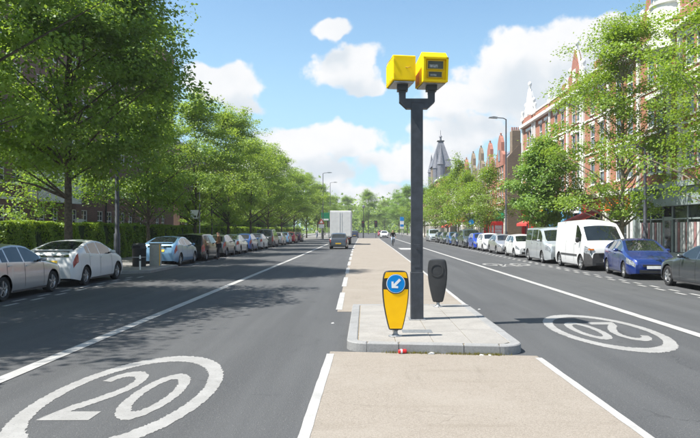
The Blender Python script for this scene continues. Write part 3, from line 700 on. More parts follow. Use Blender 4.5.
# ------------------------------------------------------------------ keep-left bollards
OUT = [(.105, .085), (.118, .108), (.20, .132), (.34, .163), (.48, .189), (.62, .206), (.74, .213), (.84, .212), (.93, .203), (.99, .190), (1.022, .176), (1.040, .150), (1.048, .10), (1.051, .0)]
def half(z, inset=0.0): return max(0.0, float(np.interp(z, [p[0] for p in OUT], [p[1] for p in OUT])) - inset)
def bollard_meshes():
    d = {}
    right = [(w, z) for z, w in OUT]; poly = right[:-1] + [(0, 1.051)] + [(-w, z) for w, z in reversed(right[:-1])]
    n = len(poly); v = []; cz = .58
    lay = [(-.062, .90, .97), (-.058, .965, .985), (-.035, 1, 1), (.030, 1, 1), (.055, .94, .975), (.064, .80, .92)]
    for y, sx, sz in lay: v += [(x * sx, y, cz + (z - cz) * sz) for x, z in poly]
    f = [tuple(range(n))] + [tuple((len(lay) - 1) * n + i for i in reversed(range(n)))]
    for k in range(len(lay) - 1):
        for i in range(n): j = (i + 1) % n; f.append((k * n + i, (k + 1) * n + i, (k + 1) * n + j, k * n + j))
    m = MB().add(v, f); d['body'] = m
    def panel(zs, top=None):
        R_ = [(half(z, .018), z) for z in zs]
        return [(w, z) for w, z in R_] + [(-w, z) for w, z in reversed(R_)]
    lo = panel([.132, .16, .22, .34, .48, .62, .70, .755])
    # scooped upper edge that follows the disc
    k = len(lo) // 2
    notch = [(.165 * math.cos(R(a)), .845 + .165 * math.sin(R(a))) for a in range(-33, -148, -8)]
    lo = lo[:k] + notch + lo[k:]
    d['reflective_panel_low'] = MB().prism_axis([(x, z) for x, z in lo], -.068, -.0625, 'y')
    hi = panel([.930, .965, .99, 1.012, 1.026])
    notch = [(.155 * math.cos(R(a)), .845 + .155 * math.sin(R(a))) for a in range(144, 35, -8)]
    d['reflective_panel_high'] = MB().prism_axis(hi + notch, -.068, -.0625, 'y')
    c = [(.150 * math.cos(6.2832 * i / 40), .845 + .150 * math.sin(6.2832 * i / 40)) for i in range(40)]
    d['disc_rim'] = MB().prism_axis(c, -.073, -.063, 'y')
    c = [(.140 * math.cos(6.2832 * i / 40), .845 + .140 * math.sin(6.2832 * i / 40)) for i in range(40)]
    d['sign_disc'] = MB().prism_axis(c, -.077, -.0735, 'y')
    ar = [(0, -.095), (.075, -.025), (.052, -.002), (.020, -.030), (.020, .095), (-.020, .095), (-.020, -.030), (-.052, -.002), (-.075, -.025)]
    a = R(-45); ar = [(x * math.cos(a) - z * math.sin(a), .845 + x * math.sin(a) + z * math.cos(a)) for x, z in ar]
    d['arrow'] = MB().prism_axis(ar, -.0800, -.0775, 'y')
    d['stem'] = MB().lathe([(.001, .012), (.060, .012), (.052, .03), (.036, .045), (.034, .085), (.055, .105), (.001, .108)], 18)
    d['foot_plate'] = MB().prism([(.115 * math.cos(6.2832 * i / 12), .095 * math.sin(6.2832 * i / 12)) for i in range(12)], 0, .014, .004)
    d['back_moulding'] = MB().lathe([(.118, -.0635), (.118, -.074), (.134, -.078), (.150, -.074), (.150, -.0635)], 36).xform(Matrix.Translation((0, 0, .80)) @ Matrix.Rotation(R(90), 4, 'X'))
    return d
BO = bollard_meshes()
def bollard(loc, rz, tilt, label):
    t = thing('keep_left_bollard', label, 'bollard', loc, rz, 'keep left bollards on the island'); t.rotation_euler = (R(tilt[0]), R(tilt[1]), rz)
    body = BO['body'].build('body', 'black', t, smooth=40, fix=True)
    for k, mt in (('reflective_panel_low', 'amber'), ('reflective_panel_high', 'amber')): BO[k].build('reflective_panel', mt, t, fix=True)
    rim = BO['disc_rim'].build('disc_rim', 'white', t, fix=True); ds = BO['sign_disc'].build('sign_disc', 'blue', t, fix=True)
    BO['arrow'].build('arrow', 'white', ds, fix=True)
    BO['stem'].build('stem', 'steel', t, smooth=40); BO['foot_plate'].build('foot_plate', 'steel', t)
    BO['back_moulding'].build('back_moulding', 'black', body, smooth=50, fix=True)
bollard((0.487, 10.38, ZK - .003), R(2), (0, 0), 'yellow bollard with blue keep left arrow disc at the island front')
bollard((1.61, 14.32, ZK - .003), R(180 - 14), (0, 1.0), 'black backed bollard seen from behind near the rear of the island')

# ------------------------------------------------------------------ trees and hedges
def leaves_mesh(name, P, Nrm, size, rng, aspect=0.72, shade=None):
    """one diamond-shaped leaf per point"""
    n = len(P); r = rng.normal(size=(n, 3)); a = np.cross(Nrm, r); a /= np.linalg.norm(a, axis=1, keepdims=True) + 1e-9
    b = np.cross(Nrm, a); s = (size * rng.uniform(.65, 1.3, n))[:, None]
    v = np.empty((n, 4, 3))
    v[:, 0] = P - a * s * .5; v[:, 2] = P + a * s * .5 - Nrm * s * .06
    v[:, 1] = P + b * s * .5 * aspect + Nrm * s * .07 - a * s * .06; v[:, 3] = P - b * s * .5 * aspect + Nrm * s * .07 - a * s * .06
    me = bpy.data.meshes.new(name)
    me.vertices.add(n * 4); me.loops.add(n * 4); me.polygons.add(n)
    me.vertices.foreach_set('co', v.astype(np.float32).ravel())
    me.loops.foreach_set('vertex_index', np.arange(n * 4, dtype=np.int32))
    me.polygons.foreach_set('loop_start', np.arange(0, n * 4, 4, dtype=np.int32))
    me.polygons.foreach_set('loop_total', np.full(n, 4, dtype=np.int32))
    at = me.attributes.new('shade', 'FLOAT', 'FACE')
    sh = rng.random(n) if shade is None else np.clip(shade + rng.normal(0, .16, n), 0, 1)
    at.data.foreach_set('value', sh.astype(np.float32))
    me.update(); me.validate(); return me

def tree_meshes(seed, H, Rad, base, nclust, per, leaf, trunk_r, sig=0.42, shape=0.75, lobes=.22, gap=0.0, spikes=0, ntwig=46, inner=.35, tiers=0):
    rng = np.random.default_rng(seed); q = random.Random(seed)
    ph = rng.uniform(0, 6.28, 6)
    n = int(nclust * (1.5 if gap else 1.15))
    t = rng.beta(1.35, 1.25, n); az = rng.uniform(0, 2 * np.pi, n)
    env = Rad * np.power(np.clip(np.sin(np.pi * np.clip(np.power(t, shape), 0.02, .985)), 0, 1), .62)
    lob = 1 + lobes * np.sin(3 * az + ph[0] + 4 * t) + lobes * .7 * np.sin(5 * az + ph[1] - 6 * t) + lobes * .6 * np.sin(2 * az + ph[2] + 9 * t)
    rr = env * lob * np.power(rng.uniform(inner ** 2, 1, n), .5)
    z = base + (H - base) * t + .25 * np.sin(2 * az + ph[3])
    C = np.stack([rr * np.cos(az), rr * np.sin(az), z], 1)
    if gap:
        nz = np.sin(C[:, 0] * 1.5 + ph[4]) * np.sin(C[:, 1] * 1.6 + ph[5]) * np.sin(C[:, 2] * 1.35 + ph[0]) + .35 * np.sin(C[:, 2] * 2.9 + C[:, 0] * 2.3)
        keep = nz > np.quantile(nz, gap); C = C[keep]
    C = C[:nclust]
    if tiers:   # foliage gathered in flat layers carried by each limb
        n1 = max(8, len(C) // tiers); C1 = C[:n1]; sp = rng.uniform(.75, 1.25, n1)
        idx1 = rng.integers(0, n1, len(C) - n1)
        C = np.concatenate([C1, C1[idx1] + np.clip(rng.normal(size=(len(idx1), 3)), -1.9, 1.9) * np.array([.78, .78, .24]) * sp[idx1][:, None]])
    for k in range(spikes):   # shoots standing out of the top of the crown
        a = rng.uniform(0, 6.28); r0 = rng.uniform(0, Rad * .55); h0 = H - rng.uniform(.6, 2.2)
        m = 6; up = np.linspace(0, 1, m)
        C = np.concatenate([C, np.stack([r0 * np.cos(a) + up * rng.uniform(-.3, .3), r0 * np.sin(a) + up * rng.uniform(-.3, .3), h0 + up * rng.uniform(1.0, 2.4)], 1)])
    nc = len(C); cs = rng.uniform(.6, 1.25, nc)
    idx = np.repeat(np.arange(nc), per)
    off = np.clip(rng.normal(size=(nc * per, 3)), -1.9, 1.9) * np.array([sig, sig, sig * .5])
    P = C[idx] + off * cs[idx][:, None]
    out = P - np.array([0, 0, base + (H - base) * .45]); out /= np.linalg.norm(out, axis=1, keepdims=True) + 1e-9
    Nn = rng.normal(size=P.shape) * .50 + np.array([0, 0, .85]) + out * .40; Nn /= np.linalg.norm(Nn, axis=1, keepdims=True)
    csh = rng.uniform(.1, .9, nc)
    crown = leaves_mesh('crown', P, Nn, leaf, rng, shade=csh[idx])
    # wood
    m = MB(); th = base + (H - base) * .72
    wig = [(q.uniform(-.18, .18) * i / 6, q.uniform(-.18, .18) * i / 6) for i in range(8)]
    tp = [Vector((wig[i][0], wig[i][1], th * i / 7)) for i in range(8)]
    tr = [trunk_r * (1.25 if i == 0 else 1) * (1 - .115 * i) for i in range(8)]
    m.tube([tp[0], tp[0] + Vector((0, 0, .25))] + tp[1:], [trunk_r * 1.35, trunk_r * 1.05] + tr[1:], 10)
    trunk = m
    limbs = MB(); pick = rng.permutation(min(nc, nclust))[:ntwig]
    for j, ci in enumerate(pick):
        c = Vector(C[ci]); zz = max(base * .78, c.z - (c.xy.length) * q.uniform(.55, 1.05)); zz = min(zz, th * .97)
        f = zz / th * 7; i0 = min(6, int(f)); s_ = tp[i0].lerp(tp[i0 + 1], f - i0)
        rad = trunk_r * (1 - zz / th * .7) * q.uniform(.30, .55)
        mid = s_.lerp(c, .5) + Vector((q.uniform(-.25, .25), q.uniform(-.25, .25), q.uniform(-.1, .35)))
        limbs.tube([s_, s_.lerp(mid, .5), mid, mid.lerp(c, .55), c], [rad, rad * .8, rad * .58, rad * .35, rad * .12], 5, False)
    return trunk.mesh('trunk', 50), limbs.mesh('limbs', 60), crown

def plant_tree(meshes, leafm, barkm, loc, rz, label, scale=1.0, sz=None, cat='tree', group='street trees'):
    t = thing('tree', label, cat, loc, rz, group); t.scale = (scale, scale, sz or scale)
    a = obj('trunk', meshes[0], barkm, t, own=True); obj('limbs', meshes[1], barkm, a, own=True); obj('crown', meshes[2], leafm, t, own=True)
    return t
GL, GR = 'trees along the hedge side pavement', 'trees along the shop side pavement'
big_a = tree_meshes(11, 16.6, 4.3, 3.8, 1350, 84, .155, .17, sig=.36, shape=.70, lobes=.15, ntwig=60, tiers=5, inner=.5)
big_b = tree_meshes(12, 12.4, 4.6, 4.0, 820, 74, .150, .16, sig=.36, shape=.72, lobes=.2, ntwig=40, tiers=7)
mid_a = tree_meshes(21, 13.4, 4.1, 3.2, 470, 60, .175, .15, sig=.38, lobes=.26, gap=.22, spikes=14, tiers=6)
mid_b = tree_meshes(22, 13.8, 4.3, 3.2, 470, 60, .175, .15, sig=.38, lobes=.3, gap=.25, spikes=16, tiers=6)
mid_c = tree_meshes(23, 13.0, 4.2, 3.4, 440, 58, .175, .15, sig=.40, lobes=.28, gap=.22, spikes=12, tiers=6)
PZ = .118
plant_tree(big_b, 'leaf_deep', 'bark', (-12.4, 16.2, PZ), .6, 'nearest leafy tree, crown reaching in at the left edge above the silver saloon', group=GL)
plant_tree(big_b, 'leaf_deep', 'bark', (-14.0, 8.8, PZ), 3.6, 'leafy tree just out of view that shades the near bus lane', group=GL)
plant_tree(big_a, 'leaf_deep', 'bark', (-12.0, 26.3, PZ), 2.1, 'big dark green tree with its trunk behind the white liftback', group=GL)
plant_tree(mid_c, 'leaf_deep', 'bark', (-11.9, 35.6, PZ), 1.0, 'slim trunked tree beside the black litter bin', .74, .71, group=GL)
spec = [(-12.0, 46.0, mid_a, 'leaf_mid', 0.3, .79, 'light green tree over the blue liftback and dark car'),
        (-12.0, 57.0, mid_b, 'leaf_mid', 2.2, .85, 'tall light green tree with spiky top shoots behind the man in brown'),
        (-12.2, 69.5, mid_c, 'leaf_mid', 4.0, .86, 'light green tree over the white coupe and black people carrier'),
        (-12.2, 82, mid_a, 'leaf_mid', 1.3, .88, 'light green tree over the far red parked car'),
        (-12.2, 95, mid_b, 'leaf_mid', 5.0, .88, 'light green tree just before the pavement widens'),
        (-12.0, 110, mid_c, 'leaf_mid', 2.9, .86, 'light green tree behind the green direction sign'),
        (-11.5, 128, mid_a, 'leaf_mid', 0.9, .90, 'distant light green tree behind the first tall street lamp'),
        (-11.0, 150, mid_b, 'leaf_mid', 3.3, .86, 'distant light green tree behind the second tall street lamp'),
        (-11.0, 178, mid_c, 'leaf_mid', 1.8, .84, 'far light green tree left of the white box truck'),
        (-11.0, 214, mid_a, 'leaf_mid', 5.6, .9, 'farthest green tree visible above the white box truck')]
for x, y, ms, lf, rz, s_, lb in spec: plant_tree(ms, lf, 'bark', (x, y, PZ), rz, lb, s_, group=GL)
small = tree_meshes(31, 5.0, 1.7, 2.0, 46, 44, .15, .06, sig=.32, ntwig=22)
plant_tree(small, 'leaf_deep', 'bark', (-16.9, 33.5, PZ), .4, 'small thin stemmed tree behind the hedge by the white panelled bay', group='garden trees behind the hedge')
plant_tree(small, 'leaf_mid', 'bark', (-16.9, 47.5, PZ), 2.4, 'small light tree behind the hedge further down the flats', 1.15, group='garden trees behind the hedge')
for x, y, ms, rz, s_, lb in ((-17.6, 74, mid_a, 2.0, .62, 'small garden tree behind the far hedge, beyond the brick flats'), (-17.8, 84, mid_b, .4, .6, 'second garden tree behind the far hedge'), (-17.8, 95, mid_c, 1.2, .64, 'third garden tree behind the far hedge'),
                             (-17.6, 108, mid_a, 4.2, .62, 'fourth garden tree behind the far hedge'), (-17.6, 122, mid_b, 3.0, .66, 'fifth garden tree behind the far hedge'), (-17.6, 140, mid_c, 5.0, .7, 'last garden tree behind the far hedge')):
    plant_tree(ms, 'leaf_deep', 'bark', (x, y, PZ - .9), rz, lb, s_, group='garden trees behind the hedge')
# shop side
pl_a = tree_meshes(41, 12.3, 3.4, 2.3, 470, 88, .118, .14, sig=.34, lobes=.34, gap=.34, ntwig=90, inner=.3, tiers=6)
pl_b = tree_meshes(42, 10.4, 4.3, 3.0, 300, 84, .112, .13, sig=.34, lobes=.3, gap=.28, ntwig=60, tiers=6)
mp = tree_meshes(43, 7.6, 2.5, 1.95, 300, 84, .17, .11, sig=.32, lobes=.26, shape=.8, ntwig=36, spikes=6)
pl_c = tree_meshes(44, 8.6, 3.2, 2.2, 165, 50, .18, .13, sig=.42, lobes=.3, gap=.3, ntwig=36, spikes=6)
pl_d = tree_meshes(45, 10.6, 2.5, 2.2, 150, 40, .19, .13, sig=.42, lobes=.4, gap=.3, shape=.42, ntwig=40, spikes=5)
plant_tree(pl_b, 'leaf_pale', 'bark2', (12.9, 22.3, PZ), 1.9, 'pale green tree reaching in at the right edge over the grey saloon', group=GR)
plant_tree(pl_a, 'leaf_pale', 'bark2', (13.3, 33.6, PZ), 0.4, 'tall open pale green tree between the white van and blue liftback', group=GR)
plant_tree(mp, 'leaf_bright', 'bark', (12.5, 45.2, PZ), 1.1, 'compact bright green tree behind the silver minibus', group=GR)
for x, y, ms, rz, s_, lb in ((12.4, 66, pl_c, .5, .9, 'pale feathery tree beside the red telephone box'), (12.3, 77, pl_c, 3.1, .95, 'pale feathery tree left of the red telephone box'),
                             (12.3, 86, pl_d, 2.2, 1.0, 'narrow tall tree with a bare spike above its neighbours'), (12.3, 97, pl_c, 1.4, 1.05, 'pale tree in front of the grey spired tower'),
                             (12.3, 113, pl_c, 4.4, 1.05, 'pale tree beside the pole, in front of the red awning'), (12.3, 134, pl_c, 5.5, 1.15, 'pale tree just behind the camera pole on the shop side')):
    plant_tree(ms, 'leaf_pale', 'bark2', (x, y, PZ), rz, lb, s_, group=GR)
plant_tree(mid_b, 'leaf_bright', 'bark', (12.4, 190, PZ), 1.2, 'large darker green tree far off just left of the camera pole', 1.0, group=GR)
plant_tree(mid_a, 'leaf_bright', 'bark', (12.2, 232, PZ), 2.2, 'second darker green tree far off left of the camera pole', 1.05, group=GR)
plant_tree(mid_c, 'leaf_pale', 'bark', (1.2, 235, 0), 3.9, 'broad pale tree closing the view at the end of the street', 1.18, group='trees at the end of the street')
plant_tree(mid_b, 'leaf_pale', 'bark', (-7.5, 262, 0), .9, 'pale tree behind the box truck at the end of the street', 1.05, group='trees at the end of the street')
plant_tree(mid_a, 'leaf_mid', 'bark', (8.2, 275, 0), 4.9, 'green tree at the end of the street towards the shops', 1.0, group='trees at the end of the street')
# distant wooded rise
rng = np.random.default_rng(5)
P = []
for i in range(760):
    x = rng.uniform(-160, 190); y = rng.uniform(300, 400); h = 10 + 5 * math.sin(x * .021 + 1.2) + rng.uniform(-2, 3) + (8 if x < -20 else 0)
    c = np.array([x, y, h * rng.uniform(.05, .85)]); k = 60
    P.append(c + rng.normal(size=(k, 3)) * np.array([4, 3, 2.8]))
P = np.concatenate(P); P[:, 2] = np.maximum(P[:, 2], .3)
Nn = rng.normal(size=P.shape) + np.array([-.3, -.6, .8]); Nn /= np.linalg.norm(Nn, axis=1, keepdims=True)
tag(obj('distant_wood', leaves_mesh('distant_wood', P, Nn, 1.7, rng), 'leaf_mid'), 'wooded rise closing the street in the distance', None, None, 'stuff')

def hedge(x0, x1, y0, y1, h, label, n):
    t = thing('hedge', label, 'hedge', ((x0 + x1) / 2, (y0 + y1) / 2, .118), 0, 'clipped hedges in front of the flats')
    hx, hy = (x1 - x0) / 2, (y1 - y0) / 2
    rng = np.random.default_rng(int(y0 * 10)); P = []; Nn = []
    face = rng.choice(4, n, p=[.58, .34, .04, .04])
    u, w, dpt = rng.uniform(-1, 1, n), rng.uniform(0, 1, n), np.abs(rng.normal(0, .05, n)) - .035
    Y = u * hy
    bul = .09 * np.sin(Y * 1.7) + .07 * np.sin(Y * 4.1 + 1) + .06 * np.sin(w * 7 + Y * 2.3) ; hz = h + .05 * np.sin(Y * .9) + .04 * np.sin(Y * 3.3 + 2)
    P = np.zeros((n, 3)); Nn = np.zeros((n, 3))
    f = face == 0; P[f] = np.stack([hx + bul[f] - dpt[f], Y[f], w[f] * hz[f]], 1); Nn[f] = (1, 0, .35)
    f = face == 1; P[f] = np.stack([(w[f] * 2 - 1) * hx, Y[f], hz[f] - dpt[f]], 1); Nn[f] = (0, 0, 1)
    for k, sg in ((2, -1), (3, 1)):
        f = face == k; P[f] = np.stack([(w[f] * 2 - 1) * hx, np.full(f.sum(), sg * hy) - sg * dpt[f], rng.uniform(0, 1, f.sum()) * h], 1); Nn[f] = (0, sg, .3)
    Nn += rng.normal(size=Nn.shape) * .55; Nn /= np.linalg.norm(Nn, axis=1, keepdims=True)
    obj('foliage', leaves_mesh('foliage', P, Nn, .105, rng), 'leaf_hedge', t)
    m = MB(); seg = 24
    for i in range(seg):   # dense twiggy core, uneven along its length
        a, b = -hy + .1 + (2 * hy - .2) * i / seg, -hy + .1 + (2 * hy - .2) * (i + 1) / seg
        k = random.uniform(.07, .13); m.box(-hx + k, hx - k, a, b - .01, 0, h - k)
    obj('twig_core', m.mesh('twig_core'), pm('hedge_core', (.020, .040, .012), .95, var=.5, scale=8), t)
hedge(-15.7, -14.65, 26.6, 42.3, 2.0, 'clipped green hedge sunlit on top behind the white liftback', 30000)
hedge(-15.7, -14.65, 43.1, 63.0, 1.95, 'clipped green hedge behind the blue liftback and dark car', 26000)
hedge(-15.7, -14.65, 64.0, 92.0, 1.9, 'clipped green hedge further along behind the line of parked cars', 22000)
hedge(-15.7, -14.65, 93.0, 150.0, 1.9, 'far clipped hedge where the pavement widens', 18000)

# ------------------------------------------------------------------ vehicles
SPECS = {
 'saloon': dict(L=4.42, W=1.72, fo=.86, wb=2.60, r=.315, tum=.47,
    top=[(0, .60), (.03, .68), (.12, .74), (.35, .80), (1.12, .96), (1.22, .985), (2.0, 1.40), (2.25, 1.45), (2.7, 1.475), (3.1, 1.44), (3.35, 1.38), (3.86, 1.10), (3.92, 1.085), (4.28, 1.06), (4.36, 1.0), (4.42, .82)],
    belt=[(0, .56), (.1, .67), (.35, .74), (1.2, .90), (2.5, .94), (3.8, .995), (4.25, .99), (4.36, .93), (4.42, .78)],
    xc=1.24, xw=1.98, xr=3.2, xe=3.84, win=[(1.52, 2.42), (2.48, 3.18), (3.24, 3.52)], head=(.03, .46), tail=(4.08, 4.41), doors=[1.42, 2.45, 3.32]),
 'liftback': dict(L=4.46, W=1.745, fo=.90, wb=2.70, r=.315, tum=.45,
    top=[(0, .58), (.04, .67), (.15, .76), (.45, .86), (.95, 1.0), (1.02, 1.03), (1.95, 1.43), (2.3, 1.485), (2.6, 1.49), (3.1, 1.44), (4.05, 1.17), (4.12, 1.15), (4.22, 1.09), (4.30, .98), (4.38, .80), (4.46, .62)],
    belt=[(0, .54), (.15, .68), (.45, .78), (1.1, .94), (2.5, .97), (3.8, 1.06), (4.12, 1.09), (4.22, 1.02), (4.30, .90), (4.46, .58)],
    xc=1.04, xw=1.93, xr=3.05, xe=4.04, win=[(1.50, 2.45), (2.51, 3.22), (3.28, 3.55)], head=(.03, .55), tail=(4.14, 4.36), doors=[1.48, 2.48, 3.34], lowglass=True),
 'hatchback': dict(L=3.92, W=1.69, fo=.78, wb=2.47, r=.30, tum=.38,
    top=[(0, .60), (.04, .70), (.15, .78), (.40, .87), (.82, .99), (.90, 1.02), (1.62, 1.42), (1.95, 1.49), (2.4, 1.51), (3.1, 1.47), (3.38, 1.41), (3.70, 1.02), (3.78, .96), (3.86, .82), (3.92, .60)],
    belt=[(0, .55), (.15, .70), (.4, .80), (.95, .93), (2.2, .96), (3.4, 1.01), (3.72, .98), (3.80, .90), (3.92, .56)],
    xc=.92, xw=1.60, xr=3.39, xe=3.68, win=[(1.22, 2.12), (2.18, 2.85), (2.92, 3.22)], head=(.03, .45), tail=(3.52, 3.88), doors=[1.15, 2.15, 3.0]),
 'people_carrier': dict(L=4.75, W=1.88, fo=.92, wb=2.95, r=.33, tum=.22,
    top=[(0, .70), (.04, .82), (.15, .92), (.45, 1.02), (.85, 1.14), (.92, 1.17), (1.75, 1.74), (2.05, 1.84), (2.6, 1.87), (4.2, 1.85), (4.45, 1.78), (4.62, 1.12), (4.68, 1.04), (4.75, .62)],
    belt=[(0, .64), (.15, .82), (.45, .92), (1.0, 1.07), (2.5, 1.10), (4.4, 1.14), (4.62, 1.08), (4.69, .98), (4.75, .58)],
    xc=.94, xw=1.73, xr=4.46, xe=4.61, win=[(1.32, 2.26), (2.34, 3.22), (3.30, 4.16)], head=(.03, .48), tail=(4.40, 4.71), doors=[1.28, 2.30, 3.26]),
 'minibus': dict(L=4.9, W=1.90, fo=.93, wb=3.0, r=.335, tum=.14,
    top=[(0, .78), (.03, .95), (.12, 1.04), (.55, 1.15), (.66, 1.19), (1.42, 1.82), (1.72, 1.94), (2.2, 1.97), (4.6, 1.96), (4.78, 1.88), (4.85, 1.15), (4.90, .62)],
    belt=[(0, .70), (.12, .92), (.5, 1.03), (.8, 1.13), (2.5, 1.16), (4.7, 1.18), (4.86, 1.08), (4.9, .58)],
    xc=.68, xw=1.40, xr=4.785, xe=4.846, win=[(1.05, 1.86), (1.98, 3.12), (3.22, 4.50)], head=(.03, .40), tail=(4.62, 4.88), doors=[1.0, 1.92, 3.16]),
 'panel_van': dict(L=5.05, W=1.99, fo=.84, wb=3.18, r=.345, tum=.10,
    top=[(0, .80), (.03, 1.02), (.10, 1.12), (.42, 1.26), (.52, 1.32), (1.18, 2.02), (1.42, 2.18), (1.9, 2.27), (2.5, 2.30), (4.85, 2.27), (4.97, 2.18), (5.02, 1.2), (5.05, .62)],
    belt=[(0, .72), (.10, 1.0), (.42, 1.12), (.75, 1.26), (1.6, 1.28), (4.9, 1.32), (5.03, 1.1), (5.05, .58)],
    xc=.54, xw=1.17, xr=9, xe=9, win=[(.84, 1.62)], head=(.03, .44), tail=(4.86, 5.03), doors=[.80, 1.72, 2.95], bumper=.95),
 'executive': dict(L=4.80, W=1.83, fo=.86, wb=2.85, r=.33, tum=.48,
    top=[(0, .58), (.03, .67), (.12, .73), (.4, .80), (1.35, .96), (1.45, .985), (2.25, 1.36), (2.5, 1.41), (2.95, 1.43), (3.35, 1.40), (3.6, 1.34), (4.18, 1.09), (4.25, 1.075), (4.65, 1.04), (4.74, .98), (4.80, .80)],
    belt=[(0, .54), (.1, .65), (.4, .73), (1.4, .90), (2.7, .94), (4.1, .985), (4.6, .97), (4.74, .90), (4.80, .76)],
    xc=1.47, xw=2.23, xr=3.45, xe=4.16, win=[(1.80, 2.66), (2.72, 3.42), (3.48, 3.74)], head=(.03, .50), tail=(4.44, 4.79), doors=[1.72, 2.69, 3.55]),
}
def car_meshes(k):
    S = SPECS[k]; L, Wd, fo, wb, r = S['L'], S['W'], S['fo'], S['wb'], S['r']
    ax = [fo, fo + wb]; RA = r + .055; sill = .19
    xs = set(np.round(np.arange(0, L, .075), 4)) | {p[0] for p in S['top']} | {p[0] for p in S['belt']} | {L}
    for w_ in S['win']: xs |= set(w_)
    for a in ax:
        xs = {x for x in xs if abs(abs(x - a) - RA) > .02}
        xs |= {a - RA - .001, a + RA + .001} | {round(a + RA * math.cos(R(t)), 4) for t in range(2, 180, 11)}
    for q in (S['xc'], S['xw'], S['xr'], S['xe'], *S['head'], *S['tail']):
        if q < L: xs.add(q)
    xs = sorted(xs); xs = [x for i, x in enumerate(xs) if i == 0 or x - xs[i - 1] > .0008]
    tx, tz = zip(*S['top']); bx, bz = zip(*S['belt'])
    def hw(x):
        f = 1.0
        if x < .75: f -= .27 * (1 - x / .75) ** 2.6
        if x > L - .6: f -= .17 * (1 - (L - x) / .6) ** 2.4
        return Wd / 2 * f
    def zb(x):
        z = sill + (.05 * (1 - x / .3) if x < .3 else 0) + (.09 * (1 - (L - x) / .45) if x > L - .45 else 0)
        for a in ax:
            if abs(x - a) < RA: z = max(z, r + math.sqrt(RA * RA - (x - a) ** 2))
        return z
    SR = [0, .12, .30, .48, .66, .84, 1.0]; SY = [.945, .985, 1.0, 1.0, .992, .978, .955]
    def ring(x):
        w = hw(x); z0 = zb(x); zs = float(np.interp(x, bx, bz)); zt = max(float(np.interp(x, tx, tz)), zs + .02); zs0 = sill
        pts = []
        for t in SR:
            z = z0 + (max(zs, z0 + .05) - z0) * t
            tt = (z - zs0) / max(.1, zs - zs0); y = w * float(np.interp(tt, SR, SY)); pts.append((y, z))
        y0, zs = pts[-1]; zr = zs + (zt - zs) * .90; ye = max(.30, y0 - .012 - (zr - zs) * S['tum'])
        if zt - zs < .16: ye = y0 - .05 - (zt - zs) * .2
        for t in (.05, .90, 1.0):
            yy = y0 + (ye - y0) * t + .018 * math.sin(math.pi * t) * min(1, (zt - zs) / .4); pts.append((yy, zs + (zr - zs) * t))
        for t in (.16, .34, .55, .78, 1.0):
            a = t * math.pi / 2; pts.append((ye * (1 - t), zr + (zt - zr) * math.sin(a) ** .9))
        return pts, zt - zs
    rings = [ring(x) for x in xs]; n = len(rings[0][0]); xm = fo + wb / 2
    cats = {}
    def face(cat, pts):
        m = cats.setdefault(cat, MB()); b = len(m.v); m.v += pts; m.f.append(tuple(range(b, b + len(pts))))
    for i in range(len(xs) - 1):
        xa, xb = xs[i], xs[i + 1]; xc_ = (xa + xb) / 2; gh = min(rings[i][1], rings[i + 1][1])
        for j in range(n - 1):
            cat = 'body'
            if j == 7 and gh > .10:
                for wi, (w0, w1) in enumerate(S['win']):
                    if w0 - 1e-4 <= xc_ <= w1 + 1e-4: cat = 'side_window%d' % wi
            if j >= 9 and j >= 10:
                if S['xc'] < xc_ < S['xw']: cat = 'windscreen'
                if S['xr'] < xc_ < S['xe']: cat = 'rear_window'
            if j in (3, 4, 5):
                if S['head'][0] < xc_ < S['head'][1] and j >= 4: cat = 'headlight'
                if S['tail'][0] < xc_ < S['tail'][1] and (j >= 4 or k in ('people_carrier', 'minibus', 'panel_van')): cat = 'tail_light'
            if S.get('bumper') and j <= 3 and (xc_ < S['bumper'] - .5 or xc_ > L - .1): cat = 'bumper0' if xc_ < 1 else 'bumper1'
            if j == 0 and cat == 'body' and sill < .3: cat = 'body'
            for s_ in (1, -1):
                P = [(s_ * rings[q][0][jj][0], xm - xs[q], rings[q][0][jj][1]) for q, jj in ((i, j), (i + 1, j), (i + 1, j + 1), (i, j + 1))]
                c2 = cat + ('|%d' % s_ if cat.startswith(('side', 'head', 'tail')) else '')
                face(c2, P if s_ > 0 else P[::-1])
    for q, s2 in ((0, 1), (len(xs) - 1, -1)):
        R_ = rings[q][0]; pts = [(y, xm - xs[q], z) for y, z in R_] + [(-y, xm - xs[q], z) for y, z in reversed(R_[:-1])]
        face(('bumper0' if q == 0 else 'bumper1') if S.get('bumper') else 'body', pts if s2 < 0 else pts[::-1])
    out = []
    def add(name, mb, mat, parent=None, smooth=32, fix=True):
        me = mb.mesh(name)
        bm = bmesh.new(); bm.from_mesh(me)
        if fix:
            bmesh.ops.remove_doubles(bm, verts=bm.verts, dist=2e-4)
            bmesh.ops.recalc_face_normals(bm, faces=bm.faces)
        bm.to_mesh(me); bm.free()
        if smooth:
            for p in me.polygons: p.use_smooth = True
            me.set_sharp_from_angle(angle=R(smooth))
        out.append((name, me, mat, parent)); return len(out) - 1
    body = add('body', cats['body'], 'PAINT')
    for c, m in cats.items():
        nm = c.split('|')[0].rstrip('0123456789')
        if nm == 'body': continue
        add(nm, m, {'side_window': 'carglass', 'windscreen': 'carglass', 'rear_window': 'carglass', 'headlight': 'headlamp', 'tail_light': 'taillamp', 'bumper': 'dkgrey'}[nm], fix=False)
    # structure under the shell, wheel housings
    add('underbody', MB().box(-Wd / 2 + .22, Wd / 2 - .22, xm - L + .14, xm - .12, .21, .60), 'under', smooth=0)
    def yside(x, z):
        zs = float(np.interp(x, bx, bz)); return hw(x) * float(np.interp((z - sill) / (zs - sill), SR, SY))
